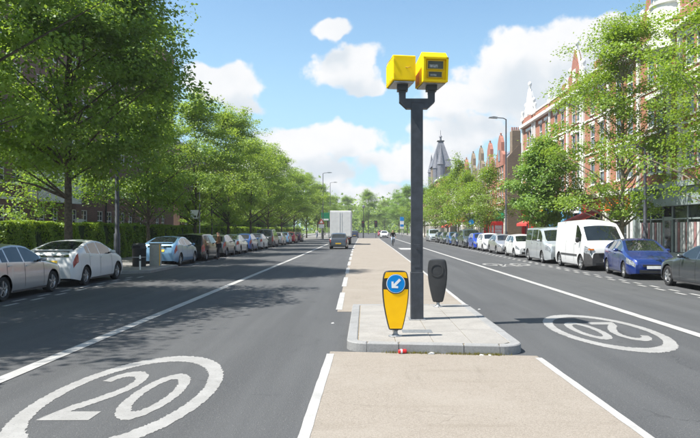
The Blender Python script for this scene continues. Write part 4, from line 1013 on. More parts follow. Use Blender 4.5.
    for s_ in (1, -1):
        for dx in S['doors'][:3]:
            m = MB(); zs = float(np.interp(dx, bx, bz)); zz = [z for z in np.linspace(max(.26, zb(dx) + .02), zs, 8)]
            v = []; f = []
            for i, z in enumerate(zz):
                y = yside(dx, z) + .0035; v += [(s_ * y, xm - dx - .007, z), (s_ * y, xm - dx + .007, z)]
                if i: f.append((2 * i - 2, 2 * i - 1, 2 * i + 1, 2 * i) if s_ > 0 else (2 * i, 2 * i + 1, 2 * i - 1, 2 * i - 2))
            add('door_seam', m.add(v, f), 'under', body, 0, False)
        for dx in S['doors'][1:3] if len(S['win']) > 1 else S['doors'][1:2]:
            z = float(np.interp(dx, bx, bz)) - .085; y = yside(dx - .16, z)
            add('door_handle', MB().box(s_ * y - .012, s_ * y + .028, xm - dx + .06, xm - dx + .24, z - .015, z + .018, .006), 'PAINT', body, 0)
        mx = S['win'][0][0] + .12; z = float(np.interp(mx, bx, bz)) + .09; y = hw(mx) * .955
        mi = MB().lathe([(.001, -.09), (.055, -.07), (.075, -.01), (.068, .05), (.045, .085), (.001, .09)], 12).xform(Matrix.Translation((s_ * (y + .115), xm - mx, z)) @ Matrix.Rotation(R(90), 4, 'Y') @ Matrix.Diagonal((.85 if k != 'panel_van' else 1.7, .75, 1.05, 1)))
        mr = add('wing_mirror', mi, 'black' if k in ('panel_van',) else 'PAINT', body, 50)
        add('mirror_arm', MB().box(min(s_ * (y - .03), s_ * (y + .06)), max(s_ * (y - .03), s_ * (y + .06)), xm - mx - .03, xm - mx + .03, z - .05, z - .01), 'black', body, 0)
        # dark sill line
        x0, x1 = ax[0] + RA + .03, ax[1] - RA - .03; v = []; f = []
        for i, x in enumerate(np.linspace(x0, x1, 10)):
            y = yside(x, sill + .05) + .006; v += [(s_ * y, xm - x, sill - .01), (s_ * (y + .004), xm - x, sill + .045)]
            if i: f.append((2 * i - 2, 2 * i, 2 * i + 1, 2 * i - 1) if s_ > 0 else (2 * i - 2, 2 * i - 1, 2 * i + 1, 2 * i))
        add('sill_trim', MB().add(v, f), 'dkgrey', body, 0, False)
    fz = float(np.interp(0, tx, tz)); w0 = hw(0)
    add('grille', MB().box(-w0 * .62, w0 * .62, xm + .002, xm + .02, fz - .10, fz - .015, .006), 'black')
    add('lower_intake', MB().box(-w0 * .80, w0 * .80, xm + .002, xm + .018, .25, .37, .006), 'black')
    add('front_plate', MB().box(-.26, .26, xm + .022, xm + .032, .41, .52), 'plate_w', smooth=0)
    rz_ = max(.5, .60 if k in ('hatchback', 'people_carrier', 'minibus', 'panel_van') else .62); yb = xm - L
    zr_ = float(np.interp(L, tx, tz))
    if S.get('lowglass'): add('rear_plate', MB().add([(-.26, xm - 4.372, .845), (.26, xm - 4.372, .845), (.26, xm - 4.43, .735), (-.26, xm - 4.43, .735)], [(3, 2, 1, 0)]), 'plate_y', smooth=0, fix=False)
    else: add('rear_plate', MB().box(-.26, .26, yb - .03, yb - .006, zr_ - .14, zr_ - .03), 'plate_y', smooth=0)
    if S.get('lowglass'):
        add('rear_quarter_glass', MB().add([(-.56, xm - 4.175, 1.13), (.56, xm - 4.175, 1.13), (.60, xm - 4.325, .955), (-.60, xm - 4.325, .955)], [(3, 2, 1, 0)]), 'carglass', smooth=0, fix=False)
        add('spoiler', MB().box(-.60, .60, xm - 4.17, xm - 4.05, 1.16, 1.19, .008), 'PAINT', body, 0)
    if k == 'panel_van':
        for s_ in (1, -1):
            add('indicator', MB().box(s_ * w0 * .98 - .05, s_ * w0 * .98 + .16 * s_ if s_ > 0 else s_ * w0 * .98 + .05, xm - .10, xm + .012, .92, .985) if s_ > 0 else MB().box(s_ * w0 * .98 - .16, s_ * w0 * .98 + .05, xm - .10, xm + .012, .92, .985), 'indicator', smooth=0)
            add('side_moulding', MB().box(s_ * (Wd / 2) - .012, s_ * (Wd / 2) + .02, xm - 4.0 + .34, xm - 1.28, .62, .70, .006), 'dkgrey', body, 0)
    # wheels: tyre with its rim
    T = [(r * .66, -.095), (r * .90, -.105), (r * .975, -.085), (r, -.05), (r, .05), (r * .975, .085), (r * .90, .105), (r * .66, .095), (r * .66, -.095)]
    tm = MB().lathe(T, 24, axis='x'); rm = MB().lathe([(.001, .06), (r * .12, .062), (r * .18, .045), (r * .60, .035), (r * .68, .09), (r * .70, .09), (r * .69, .05)], 20, axis='x')
    dk = MB()
    for q in range(5):
        a = 2 * math.pi * q / 5
        sp = MB().box(.05, .088, -r * .075, r * .075, r * .08, r * .66, .004); rm.add([tuple(Matrix.Rotation(a, 4, 'X') @ Vector(p)) for p in sp.v], sp.f)
        h_ = MB().prism([(r * .10, r * .20), (r * .30, r * .56), (r * .02, r * .60)], 0, 1) if False else None
        a2 = a + math.pi / 5
        ds = MB().add([(.047, r * .22 * math.sin(-.25), r * .24), (.047, r * .22 * math.sin(.25), r * .24), (.047, r * .60 * math.sin(.42), r * .60 * math.cos(.42)), (.047, r * .60 * math.sin(-.42), r * .60 * math.cos(.42))], [(0, 1, 2, 3)])
        dk.add([tuple(Matrix.Rotation(a2, 4, 'X') @ Vector(p)) for p in ds.v], ds.f)
    tme, rme, dme = tm.mesh('wheel', 40), rm.mesh('rim', 35), dk.mesh('spoke_gap')
    wheels = [(s_ * (Wd / 2 - .125), xm - a, r, s_) for a in ax for s_ in (1, -1)]
    return dict(parts=out, wheels=wheels, wm=(tme, rme, dme), spec=S)
CARS = {}
PAINTS = {}
def paint(name, col, metal=.25, rough=.28):
    if name not in PAINTS: PAINTS[name] = pm('paint_' + name, col, rough, metal, var=.03, scale=2, coat=1.0)
    return PAINTS[name]
def car(kind, nm, pcol, x, y, face, label, group, near=True, cat='car', yaw=0, detail=True):
    """x: centre line, y: middle of the wheelbase, face +1 away from the camera, -1 towards it"""
    if kind not in CARS: CARS[kind] = car_meshes(kind)
    C = CARS[kind]; t = thing(nm, label, cat, (x, y, 0), (0 if face > 0 else math.pi) + R(yaw), group)
    made = []
    for name, me, mt, par in C['parts']:
        if not detail and name in ('door_seam', 'door_handle', 'sill_trim', 'mirror_arm'): made.append(None); continue
        m = pcol if mt == 'PAINT' else M[mt]
        made.append(obj(name, me, m, made[par] if par is not None else t, own=(mt == 'PAINT')))
    for wx, wy, wz, s_ in C['wheels']:
        w_ = obj('wheel', C['wm'][0], 'tyre', t, (wx, wy, wz), (0, 0, 0 if s_ > 0 else math.pi))
        obj('rim', C['wm'][1], 'rim', w_); obj('spoke_gap', C['wm'][2], 'under', w_)
    return t
silver = paint('silver', (.50, .50, .51), .55, .32); white = paint('white', (.62, .63, .64), 0, .35); PAINTS['white'].node_tree.nodes['Principled BSDF'].inputs['Coat Weight'].default_value = .4; lblue = paint('light_blue', (.19, .36, .56), .5, .3)
blackp = paint('black', (.018, .018, .020), .2); grey = paint('grey', (.16, .17, .18), .5); dgrey = paint('dark_grey', (.065, .075, .085), .5, .3); mblue = paint('mid_blue', (.03, .09, .30), .4)
dblue = paint('deep_blue', (.010, .035, .20), .35, .25); redp = paint('red', (.35, .015, .02), .2); purple = paint('plum', (.05, .02, .05), .3); psilver = paint('pale_silver', (.56, .60, .63), .5, .3)
bright = paint('bright_blue', (.01, .05, .50), .3); navyp = paint('navy', (.012, .02, .055), .3)
GLP, GRP = 'cars parked along the hedge side', 'cars parked along the shop side'
LX, RX = -10.03, 10.52
car('saloon', 'parked_car', silver, LX, 17.85, 1, 'silver saloon cut off by the left edge of the photo', GLP)
car('liftback', 'parked_car', white, LX + .02, 22.72, 1, 'white liftback with red tail lights, parked ahead of the silver saloon', GLP)
car('liftback', 'parked_car', lblue, LX - .1, 34.1, 1, 'light blue liftback parked beyond the litter bin and grey cabinet', GLP)
car('people_carrier', 'parked_car', blackp, LX - .08, 39.3, 1, 'black car parked beside the man in the brown jacket', GLP).scale = (.96, .9, .86)
car('hatchback', 'parked_car', grey, LX, 44.6, 1, 'grey hatchback just beyond the man in the brown jacket', GLP)
car('saloon', 'parked_car', psilver, LX, 49.4, 1, 'pale silver saloon between grey and blue hatchbacks on the hedge side', GLP)
car('hatchback', 'parked_car', mblue, LX, 54.4, 1, 'mid blue hatchback parked on the hedge side', GLP)
car('saloon', 'parked_car', white, LX, 60.2, 1, 'white saloon with red tail lights behind the blue hatchback', GLP)
car('people_carrier', 'parked_car', dgrey, LX - .05, 67.2, 1, 'tall dark grey people carrier on the hedge side', GLP)
car('hatchback', 'parked_car', silver, LX, 74.5, 1, 'silver hatchback beyond the tall dark people carrier', GLP)
car('hatchback', 'parked_car', lblue, LX, 80.5, 1, 'pale blue hatchback near the far end of the hedge side row', GLP)
car('hatchback', 'parked_car', redp, LX + .1, 86.5, 1, 'red hatchback near the far end of the hedge side row', GLP)
car('hatchback', 'parked_car', purple, LX + .2, 93.5, 1, 'dark plum hatchback, last of the hedge side row', GLP)
# shop side
car('executive', 'parked_car', dgrey, RX + .24, 19.8, 1, 'dark grey saloon cut off by the right edge of the photo', GRP)
car('liftback', 'parked_car', dblue, 10.72, 25.6, -1, 'deep blue liftback facing the camera behind the grey saloon', GRP, yaw=-8)
van = car('panel_van', 'white_van', white, RX + .15, 30.85, -1, 'tall white panel van with grey bumper facing the camera', GRP, cat='van')
car('minibus', 'minibus', psilver, RX - .02, 36.7, -1, 'pale silver minibus parked behind the white van', GRP, cat='van')
car('hatchback', 'parked_car', white, RX, 43.6, -1, 'white hatchback parked just behind the silver minibus', GRP)
car('saloon', 'parked_car', silver, RX, 49.3, -1, 'silver saloon between the two white hatchbacks on the shop side', GRP)
car('hatchback', 'parked_car', white, RX, 54.9, -1, 'small white hatchback next to the bright blue car', GRP)
car('hatchback', 'parked_car', bright, RX, 59.7, -1, 'bright blue hatchback on the shop side', GRP)
car('people_carrier', 'parked_car', dgrey, RX, 65.3, -1, 'dark people carrier beyond the bright blue car', GRP)
car('saloon', 'parked_car', navyp, RX, 71.0, -1, 'navy saloon beyond the dark people carrier on the shop side', GRP)
car('hatchback', 'parked_car', mblue, RX, 76.5, -1, 'mid blue hatchback far along the shop side row', GRP)
car('saloon', 'parked_car', dgrey, RX, 82.5, -1, 'dark grey saloon far along the shop side row', GRP)
car('hatchback', 'parked_car', blackp, RX, 88.5, -1, 'black hatchback far along the shop side row', GRP)
car('people_carrier', 'parked_car', psilver, RX - .3, 97.0, -1, 'silver people carrier at the far end by the red awning', GRP)
# moving traffic
car('hatchback', 'moving_car', dgrey, -2.45, 61.5, 1, 'dark grey hatchback driving away behind the white box truck', 'cars on the carriageway')
car('hatchback', 'moving_car', navyp, -2.2, 138, 1, 'dark car far ahead of the box truck', 'cars on the carriageway')
car('hatchback', 'moving_car', white, 4.0, 136, -1, 'white car coming the other way far down the road', 'cars on the carriageway')
car('saloon', 'moving_car', silver, 4.2, 146, -1, 'silver saloon following the far white car', 'cars on the carriageway')
car('hatchback', 'moving_car', redp, 4.1, 168, -1, 'red car far down the shop side carriageway', 'cars on the carriageway')
# box truck
t = thing('box_truck', 'white box truck driving away beyond the dark hatchback', 'truck', (-2.85, 79.0, 0))
bx_ = MB().box(-1.24, 1.24, -3.2, 2.2, .95, 3.98, .03).build('cargo_box', pm('truck_white', (.80, .80, .80), .5, var=.03, scale=1.5), t)
for s_ in (-1, 1): MB().box(s_ * .60 - .57, s_ * .60 + .57, -3.225, -3.203, 1.05, 3.85, .006).build('rear_door', 'white', bx_)
for s_ in (-1, 1): MB().tube([(s_ * .12, -3.238, 1.1), (s_ * .12, -3.238, 3.8)], .014, 6).build('lock_rod', 'white', bx_)
MB().prism_axis([(2.3, .5), (4.3, .5), (4.35, 1.4), (4.0, 2.35), (2.3, 2.4)], -1.0, 1.0, 'x').build('cab', 'white', t, fix=True)
MB().box(-.95, .95, -3.1, 3.4, .55, .93).build('chassis', 'under', t)
MB().box(-1.15, 1.15, -3.25, -3.1, .50, .70).build('bumper', 'dkgrey', t)
for s_ in (-1, 1): MB().box(s_ * .95 - .16, s_ * .95 + .16, -3.28, -3.252, .73, .88).build('tail_light', 'taillamp', t)
MB().box(-.26, .26, -3.28, -3.252, .53, .64).build('rear_plate', 'plate_y', t)
for y_ in (-2.1, 3.0):
    for s_ in (-1, 1): MB().lathe([(.25, -.12), (.44, -.12), (.46, 0), (.44, .12), (.25, .12), (.001, .05)], 20, axis='x').build('wheel', 'tyre', t, smooth=40, loc=(s_ * .98, y_, .46))

# ------------------------------------------------------------------ buildings
def wall_open(mp, s0, s1, z0, z1, ops, depth=.14):
    """wall panel with real recessed openings; mp(s, z, d) -> point, d is depth into the wall"""
    S = sorted({s0, s1} | {q for o in ops for q in (o[0], o[1])}); Z = sorted({z0, z1} | {q for o in ops for q in (o[2], o[3])})
    m = MB()
    for a, b in zip(S[:-1], S[1:]):
        for c, d in zip(Z[:-1], Z[1:]):
            ms, mz = (a + b) / 2, (c + d) / 2
            if any(o[0] < ms < o[1] and o[2] < mz < o[3] for o in ops): continue
            m.add([mp(a, c, 0), mp(b, c, 0), mp(b, d, 0), mp(a, d, 0)], [(0, 1, 2, 3)])
    for a, b, c, d in ops:
        for (p, q), (r_, t) in (((a, c), (b, c)), ((b, c), (b, d)), ((b, d), (a, d)), ((a, d), (a, c))):
            m.add([mp(p, q, 0), mp(r_, t, 0), mp(r_, t, depth), mp(p, q, depth)], [(0, 1, 2, 3)])
    return m
WIN = {}
def window(parent, sgn, y, z, w, h, d=.09, bars=(1, 1), pane='pane', sill=True, lintel=None):
    """sash window in the plane x = const of its building; sgn: outward x direction; y,z centre-bottom"""
    key = (sgn, w, h, bars, d)
    if key not in WIN:
        m = MB(); t = .065; X0, X1 = sorted((-sgn * d, -sgn * (d - .05)))
        m.box(X0, X1, -w / 2, -w / 2 + t, 0, h); m.box(X0, X1, w / 2 - t, w / 2, 0, h); m.box(X0, X1, -w / 2 + t, w / 2 - t, 0, t); m.box(X0, X1, -w / 2 + t, w / 2 - t, h - t, h)
        for i in range(bars[0]):
            yy = -w / 2 + w * (i + 1) / (bars[0] + 1); m.box(X0 + .006, X1 - .006, yy - .018, yy + .018, t, h - t)
        for i in range(bars[1]):
            zz = h * (i + 1) / (bars[1] + 1); th_ = .035 if i == bars[1] // 2 else .016; m.box(X0 + .003, X1 - .003, -w / 2 + t, w / 2 - t, zz - th_, zz + th_)
        p = MB().box(*sorted((-sgn * (d + .03), -sgn * (d + .05))), -w / 2 + .01, w / 2 - .01, .01, h - .01)
        sl_ = MB().box(*sorted((-sgn * .12, sgn * .07)), -w / 2 - .07, w / 2 + .07, -.09, -.004)
        li = MB().prism_axis([(-w / 2 - .12, h + .004), (w / 2 + .12, h + .004), (w / 2 + .16, h + .26), (-w / 2 - .16, h + .26)], *sorted((-sgn * .03, sgn * .05)), 'x')
        bd = MB().box(*sorted((-sgn * (d + .055), -sgn * (d + .065))), -w / 2 + .02, w / 2 - .02, h * .55, h - .02)
        WIN[key] = (m.mesh('window'), p.mesh('pane'), sl_.mesh('sill'), li.mesh('lintel'), bd.mesh('blind'))
    W_ = WIN[key]
    f = obj('window', W_[0], 'sash', parent, (0, y, z)); obj('pane', W_[1], pane, f, own=True)
    if sill: obj('sill', W_[2], 'stone', f)
    if lintel: obj('lintel', W_[3], lintel, f)
    return f

# --- brick flats behind the hedge
FX = -20.0
fl_ = thing('brick_flats', 'long dark red brick block of flats behind the hedge, mostly hidden by trees', 'building', (FX, 0, 0))
mpL = lambda s_, z, d: (-d, s_, z)
ops = []; wins = []
y = 35.6; n = 0
while y < 66:
    for fz in range(6):
        w_ = 1.0
        zc = 1.75 + fz * 2.72; hh = 1.45
        if n % 5 == 2 and fz < 1:
            pass
        ops.append((y - w_ / 2, y + w_ / 2, zc, zc + hh)); wins.append((y, zc, w_, hh))
    y += (1.75 if n % 2 == 0 else 2.75); n += 1
wall_open(mpL, 34.4, 67.5, 0, 17.6, ops).build('street_wall', 'brick_dark', fl_)
MB().box(-9, -.02 - .14, 34.4, 67.5, 0, 17.4).build('inner_block', 'brick_dark', fl_)
MB().box(-9, 0, 67.5, 67.9, 0, 19.4).build('end_wall', 'brick_dark', fl_)
for yy, zc, w_, hh in wins: window(fl_, 1, yy, zc, w_, hh, bars=(1, 3), pane='paned')
MB().box(-.12, .28, 34.4, 67.45, 17.62, 17.95).build('eaves', 'stone', fl_)
MB().prism_axis([(-9.2, 17.96), (.1, 17.96), (-3.2, 20.2), (-6.0, 20.2)], 34.5, 67.3, 'y').build('roof', 'slate', fl_, fix=True)
for yy in (37, 48, 58): MB().box(-4.2, -2.6, yy - 1.1, yy + 1.1, 18.5, 21.4, .05).build('chimney_stack', 'brick_dark', fl_)
ch = MB().box(-1.9, .04, 64.4, 67.95, 17.97, 19.9, .04).build('chimney_stack', 'brick_dark', fl_)
for q in range(3): MB().lathe([(.001, 19.9), (.16, 19.9), (.13, 20.35), (.001, 20.35)], 10, -1.0, 65.1 + q * 1.05).build('chimney_pot', 'terra', ch)
for yy in (35.0, 41.3, 50.0, 59.8): MB().tube([(.09, yy, .1), (.09, yy, 17.6)], .06, 8).build('drainpipe', 'black', fl_)
# white panelled bay on the first floor and the band courses
by = MB().box(.01, .55, 38.6, 44.6, 3.55, 6.35, .03).build('white_bay', 'stone', fl_)
for q in range(4):
    f = window(by, 1, 39.7 + q * 1.25, 4.35, .92, 1.45, d=-.57, bars=(1, 2), pane='paned', sill=False)
MB().box(.005, .06, 34.45, 38.5, 3.52, 3.68).build('band_course', 'stone', fl_)
dr = MB().box(-.13, .05, 44.9, 45.8, .12, 2.3).build('entrance_door', pm('door_green', (.02, .05, .03), .4), fl_)
MB().box(.0, .10, 44.75, 45.95, 2.3, 2.55).build('door_hood', 'stone', dr)
# second, lower block further along
f2 = thing('brick_flats', 'second lower brick block further down behind the row of trees', 'building', (FX - 1.5, 0, 0))
ws = [(78 + 2.9 * i, 1.7 + 2.75 * q) for i in range(27) for q in range(4)]
wall_open(mpL, 76, 158, 0, 11.6, [(a - .5, a + .5, z, z + 1.4) for a, z in ws]).build('street_wall', 'brick_dark', f2)
MB().box(-9, -.17, 76, 158, 0, 11.5).build('inner_block', 'brick_dark', f2)
for a, z in ws: window(f2, 1, a, z, 1.0, 1.4, bars=(1, 3), pane='paned')
MB().prism_axis([(-9.2, 11.62), (.2, 11.62), (-4.5, 14.2)], 76, 158, 'y').build('roof', 'slate', f2, fix=True)
# dark railing gate at the left end of the hedge
g = thing('railing_gate', 'dark iron railing gate at the near end of the hedge', 'gate', (-15.1, 26.3, .118))
for i in range(19): MB().box(-.012, .012, -3.2 + i * .16, -3.176 + i * .16, .05, 2.25).build('bar', 'black', g)
for z_ in (.2, 1.2, 2.1): MB().box(-.02, .02, -3.25, -.25, z_, z_ + .05).build('rail', 'black', g)
for y_ in (-3.3, -.22): MB().box(-.16, .16, y_ - .16, y_ + .16, 0, 2.5, .04).build('post', 'brick_dark', g)

# --- red brick terrace with shops
TX = 16.05
mpR = lambda s_, z, d: (d, s_, z)
def gable(root, y, w, z0, h, kind='terra'):
    g_ = MB().prism_axis([(y - w / 2, z0), (y + w / 2, z0), (y + w / 2, z0 + h * .30), (y + w * .30, z0 + h * .36), (y + w * .17, z0 + h * .70), (y, z0 + h), (y - w * .17, z0 + h * .70), (y - w * .30, z0 + h * .36), (y - w / 2, z0 + h * .30)], -.10, .28, 'x').build('gable', kind, root, fix=True)
    co = [(y - w * .52, z0 + h * .30), (y - w * .31, z0 + h * .37), (y - w * .18, z0 + h * .71), (y, z0 + h + .06), (y + w * .18, z0 + h * .71), (y + w * .31, z0 + h * .37), (y + w * .52, z0 + h * .30)]
    for a, b in zip(co[:-1], co[1:]): MB().tube([(.09, *a), (.09, *b)], .10, 6).build('coping', 'stone', g_)
    MB().box(-.15, -.11, y - .34, y + .34, z0 + .15, z0 + h * .42).build('panel', 'stone', g_)
    for yy, zz in ((y - w * .5, z0 + h * .30), (y + w * .5, z0 + h * .30), (y, z0 + h)):
        MB().lathe([(.001, zz), (.13, zz), (.10, zz + .28), (.17, zz + .40), (.20, zz + .56), (.12, zz + .72), (.001, zz + .80)], 10, .09, yy).build('finial', 'stone', g_, smooth=50)
def shopfront(root, y0, y1, fascia, frame, glass='paned', awning=None, blind=False, sign=None, door=.25):
    m = MB().box(-.22, .30, y0 + .22, y1 - .22, 3.05, 3.95, .02).build('fascia', fascia, root)
    MB().box(-.42, .30, y0, y1, 3.97, 4.25, .03).build('shop_cornice', frame, root)
    for yy in (y0, y1 - .36): 
        p = MB().box(-.14, .25, yy + .005, yy + .355, .12, 3.95, .01).build('pilaster', frame, root); MB().box(-.22, .25, yy - .0, yy + .36, 3.6, 3.96).build('bracket', frame, p)
    W_ = y1 - y0 - .72; a = y0 + .36; dw = 1.0; b = a + W_ * door
    MB().box(.02, .26, a, y1 - .36, .12, .62).build('stall_riser', frame, root)
    for q0, q1 in ((a, b), (b + dw, y1 - .36)):
        if q1 - q0 < .4: continue
        k = max(1, int((q1 - q0) / 1.35))
        gl = MB().box(.14, .17, q0, q1, .62, 3.04).build('shop_window', glass, root)
        for i in range(k + 1):
            yy = q0 + (q1 - q0 - .07) * i / k; MB().box(.06, .13, yy, yy + .07, .62, 3.04).build('mullion', frame, gl)
        MB().box(.06, .128, q0 + .07, q1 - .07, 2.35, 2.42).build('transom', frame, gl)
        if blind:
            for i in range(int((q1 - q0) / .28)):
                yy = q0 + .06 + i * .28; MB().box(.115, .139, yy + .02, yy + .23, .66, 2.2).build('blind_strip', 'curtain' if i % 3 else pm('striped_blind', (.30, .16, .16), .8), gl)
    d_ = MB().box(.10, .16, b, b + dw, .12, 2.5).build('shop_door', frame, root); MB().box(.085, .099, b + .14, b + dw - .14, .5, 2.3).build('door_glass', glass, d_)
    MB().box(.20, .24, a, y1 - .36, .12, 3.04).build('shop_interior', 'under', root)
    if awning:
        v = [(-.24, y0 + .4, 3.0), (-.24, y1 - .4, 3.0), (-1.75, y1 - .4, 2.35), (-1.75, y0 + .4, 2.35), (-1.75, y1 - .4, 2.12), (-1.75, y0 + .4, 2.12)]
        v2 = [(x + .02, yy, z - .03) for x, yy, z in v]
        MB().add(v + v2, [(0, 1, 2, 3), (3, 2, 4, 5), (9, 8, 7, 6), (11, 10, 8, 9), (0, 3, 9, 6), (1, 7, 8, 2), (0, 6, 7, 1), (5, 4, 10, 11), (3, 5, 11, 9), (2, 8, 10, 4)]).build('awning', awning, root)
    if sign: MB().box(-.30, -.223, y0 + .8, y1 - .8, 3.15, 3.85, .02).build('sign_board', sign, root)
def terrace(y0, y1, gy, label, wins, pil, shops, turret=False, gh=2.6, gk='terra'):
    root = thing('terrace_building', label, 'building', (TX, 0, 0), 0, 'red brick terrace over the shops')
    FL_ = [(4.95, 1.65), (7.55, 1.6), (9.95, 1.55)]
    ops = [(w - .45, w + .45, z, z + h) for w in wins for z, h in FL_]
    wall_open(mpR, y0, y1, 4.26, 12.0, ops, .16).build('front_wall', 'brick_red', root)
    MB().box(.18, 9.5, y0, y1, 4.1, 11.8).build('inner_block', 'brick_red', root); MB().box(.31, 9.4, y0 + .01, y1 - .01, .12, 4.09).build('ground_floor', 'brick_brown', root)
    for w in wins:
        for z, h in FL_: window(root, -1, w, z, .9, h, bars=(0, 1), lintel='stone')
    for p in pil:
        q_ = MB().box(-.13, 0, p - .17, p + .17, 4.27, 11.98).build('pilaster', 'stone', root)
        MB().box(-.19, .10, p - .23, p + .23, 12.75, 13.1).build('cap', 'stone', q_)
        MB().lathe([(.001, 13.1), (.15, 13.1), (.09, 13.3), (.18, 13.5), (.17, 13.68), (.001, 13.8)], 10, -.04, p).build('finial', 'stone', q_, smooth=50)
    for z_ in (7.12, 9.55): MB().box(-.06, -.002, y0, y1, z_, z_ + .13).build('band_course', 'stone', root)
    MB().box(-.38, .2, y0, y1, 12.01, 12.28, .04).build('cornice', 'stone', root)
    MB().box(-.06, .3, y0, y1, 12.29, 12.82).build('parapet', 'brick_red', root); MB().box(-.12, .34, y0, y1, 12.83, 12.95).build('parapet_coping', 'stone', root)
    MB().prism_axis([(.5, 12.0), (9.0, 12.0), (4.8, 15.0)], y0 + .02, y1 - .02, 'y').build('roof', 'slate', root, fix=True)
    if gy is not None:
        MB().box(-.16, -.005, gy - 1.45, gy + 1.45, 12.29, 12.9).build('gable_base', 'terra', root); gable(root, gy, 2.9, 12.9, gh, gk)
    if turret:
        tz = 11.3; r_ = .98; ty = turret
        tb = MB().lathe([(.12, tz - 1.2), (.5, tz - .7), (r_ * .95, tz - .05), (r_, tz), (r_ * 1.07, tz + .05), (r_, tz + .18), (r_, tz + 2.3), (r_ * 1.10, tz + 2.36), (r_ * 1.12, tz + 2.5), (r_ * .96, tz + 2.54), (r_ * .96, tz + 4.0), (r_ * 1.1, tz + 4.06), (r_ * 1.1, tz + 4.2), (.75, tz + 4.9), (.28, tz + 5.7), (.06, tz + 6.4), (.001, tz + 6.9)], 28, .25, ty).build('turret', 'stone', root, smooth=35)
        for q in range(8):
            a = math.pi + (q - 3.5) * .52; x_, y_ = .25 + r_ * .98 * math.cos(a), ty + r_ * .98 * math.sin(a)
            MB().box(-.02, .02, -.18, .18, tz + 2.65, tz + 3.9).xform(Matrix.Translation((x_, y_, 0)) @ Matrix.Rotation(a, 4, 'Z')).build('turret_window', 'pane', tb)
    for yy in (y0 + .5, (y0 + y1) / 2):
        c = MB().box(3.6, 5.2, yy, yy + .9, 13.2, 16.2, .04).build('chimney_stack', 'brick_red', root)
        for q in range(3): MB().lathe([(.001, 16.2), (.15, 16.2), (.12, 16.65), (.001, 16.65)], 8, 4.0 + .45 * q, yy + .45).build('chimney_pot', 'terra', c)
    for sh in shops: shopfront(root, *sh[0], **sh[1])
def wn(g): return [g - .55, g + .55, g + 3.4, g + 5.2, g + 8.1, g + 9.9]
terrace(20.1, 34.0, 31.6, 'near red brick terrace above the grey shop front', [22.5, 24.3, 27.2, 29.0, 31.05, 32.15], [20.3, 25.7, 30.2, 33.0], [((20.1, 30.4), dict(fascia='shopgrey', frame='shopgrey')), ((30.45, 38.6), dict(fascia='shopgrey', frame='shopgrey', blind=True, door=.45))], gh=3.0)
terrace(34.0, 47.9, 36.3, 'red brick terrace with the white round turret', wn(36.0), [34.2, 38.0, 42.7, 47.6], [((38.65, 43.2), dict(fascia='orange', frame='white', awning=None)), ((43.25, 47.9), dict(fascia='red', frame='cream', awning='awning_red'))], turret=34.6, gh=3.0)
terrace(47.9, 61.8, 49.5, 'red brick terrace with white pilasters and a pointed gable in the middle', wn(49.5), [48.1, 51.3, 56.3, 61.2], [((47.95, 52.4), dict(fascia='white', frame='skyblue', awning=None)), ((52.45, 57.1), dict(fascia='skyblue', frame='skyblue')), ((57.15, 61.75), dict(fascia='yellowsign', frame='red', awning='awning_red'))])
terrace(61.8, 66.2, 63.6, 'end bay of the red brick terrace with a white dressed gable', [63.05, 64.15], [62.0, 66.0], [((61.85, 66.15), dict(fascia='red', frame='red'))], gk='stone')

# --- terracotta gabled terrace beyond the side street
def gabled(y0, y1, h, wallm, label, gab, shopm, fr):
    root = thing('gabled_house', label, 'building', (15.5, 0, 0), 0, 'gabled houses beyond the side street'); c = (y0 + y1) / 2
    ws = [c - 1.3, c, c + 1.3]; ops = [(w - .4, w + .4, z, z + 1.5) for w in ws for z in (4.9, 7.5)]
    wall_open(mpR, y0, y1, 4.26, h - 3.6, ops).build('front_wall', wallm, root)
    for w in ws:
        for z in (4.9, 7.5): window(root, -1, w, z, .8, 1.5, bars=(0, 1), lintel='stone')
    MB().box(.16, 8, y0, y1, .12, h - 3.7).build('inner_block', 'brick_brown', root)
    MB().prism_axis([(.1, h - 3.65), (8, h - 3.65), (4, h - .4)], y0, y1 - .01, 'y').build('roof', 'slate', root, fix=True)
    g_ = MB().prism_axis([(c - 2.1, h - 3.6), (c + 2.1, h - 3.6), (c + 1.9, h - 2.4), (c + 1.1, h - 1.9), (c + 1.0, h - .9), (c + .5, h - .35), (c, h), (c - .5, h - .35), (c - 1.0, h - .9), (c - 1.1, h - 1.9), (c - 1.9, h - 2.4)], -.08, .3, 'x').build('gable', gab, root, fix=True)
    MB().box(-.14, -.085, c - .4, c + .4, h - 3.0, h - 1.7).build('gable_window', 'pane', g_)
    MB().lathe([(.001, h - .12), (.12, h - .05), (.07, h + .1), (.13, h + .2), (.001, h + .32)], 8, .1, c).build('finial', gab, g_)
    shopfront(root, y0 + .02, y1 - .02, fascia=shopm, frame=fr)
gabled(71.4, 77.8, 12.6, 'brick_red', 'terracotta gabled house just behind the brown chimneyed side wall', 'terra', 'green', 'cream')
gabled(77.8, 84.2, 12.6, 'terra', 'bright terracotta gabled house beyond the corner house', 'terra', 'red', 'red')
gabled(84.2, 90.5, 12.8, 'brick_brown', 'stone coloured gabled house between terracotta ones', 'brick_brown', 'white', 'cream')
gabled(90.5, 96.8, 12.8, 'brick_brown', 'second stone coloured gabled house', 'brick_brown', 'skyblue', 'white')
gabled(96.8, 103.0, 12.6, 'terra', 'terracotta gabled house towards the cream house', 'terra', 'red', 'cream')
gabled(103.1, 109.2, 12.2, 'terra', 'last terracotta gabled house before the cream house', 'terra', 'orange', 'white')
c = thing('corner_chimney_house', 'brown stock brick side gable with a broad chimney at the side street', 'building', (15.45, 70.9, 0))
MB().prism_axis([(0, 0), (8.4, 0), (8.4, 9.4), (4.2, 13.2), (1.2, 11.0), (0, 9.6)], -.35, .08, 'y').build('side_wall', 'brick_brown', c, fix=True)
st_ = MB().box(.55, 1.45, -.30, .9, 10.0, 12.6, .05).build('chimney_stack', 'brick_brown', c)
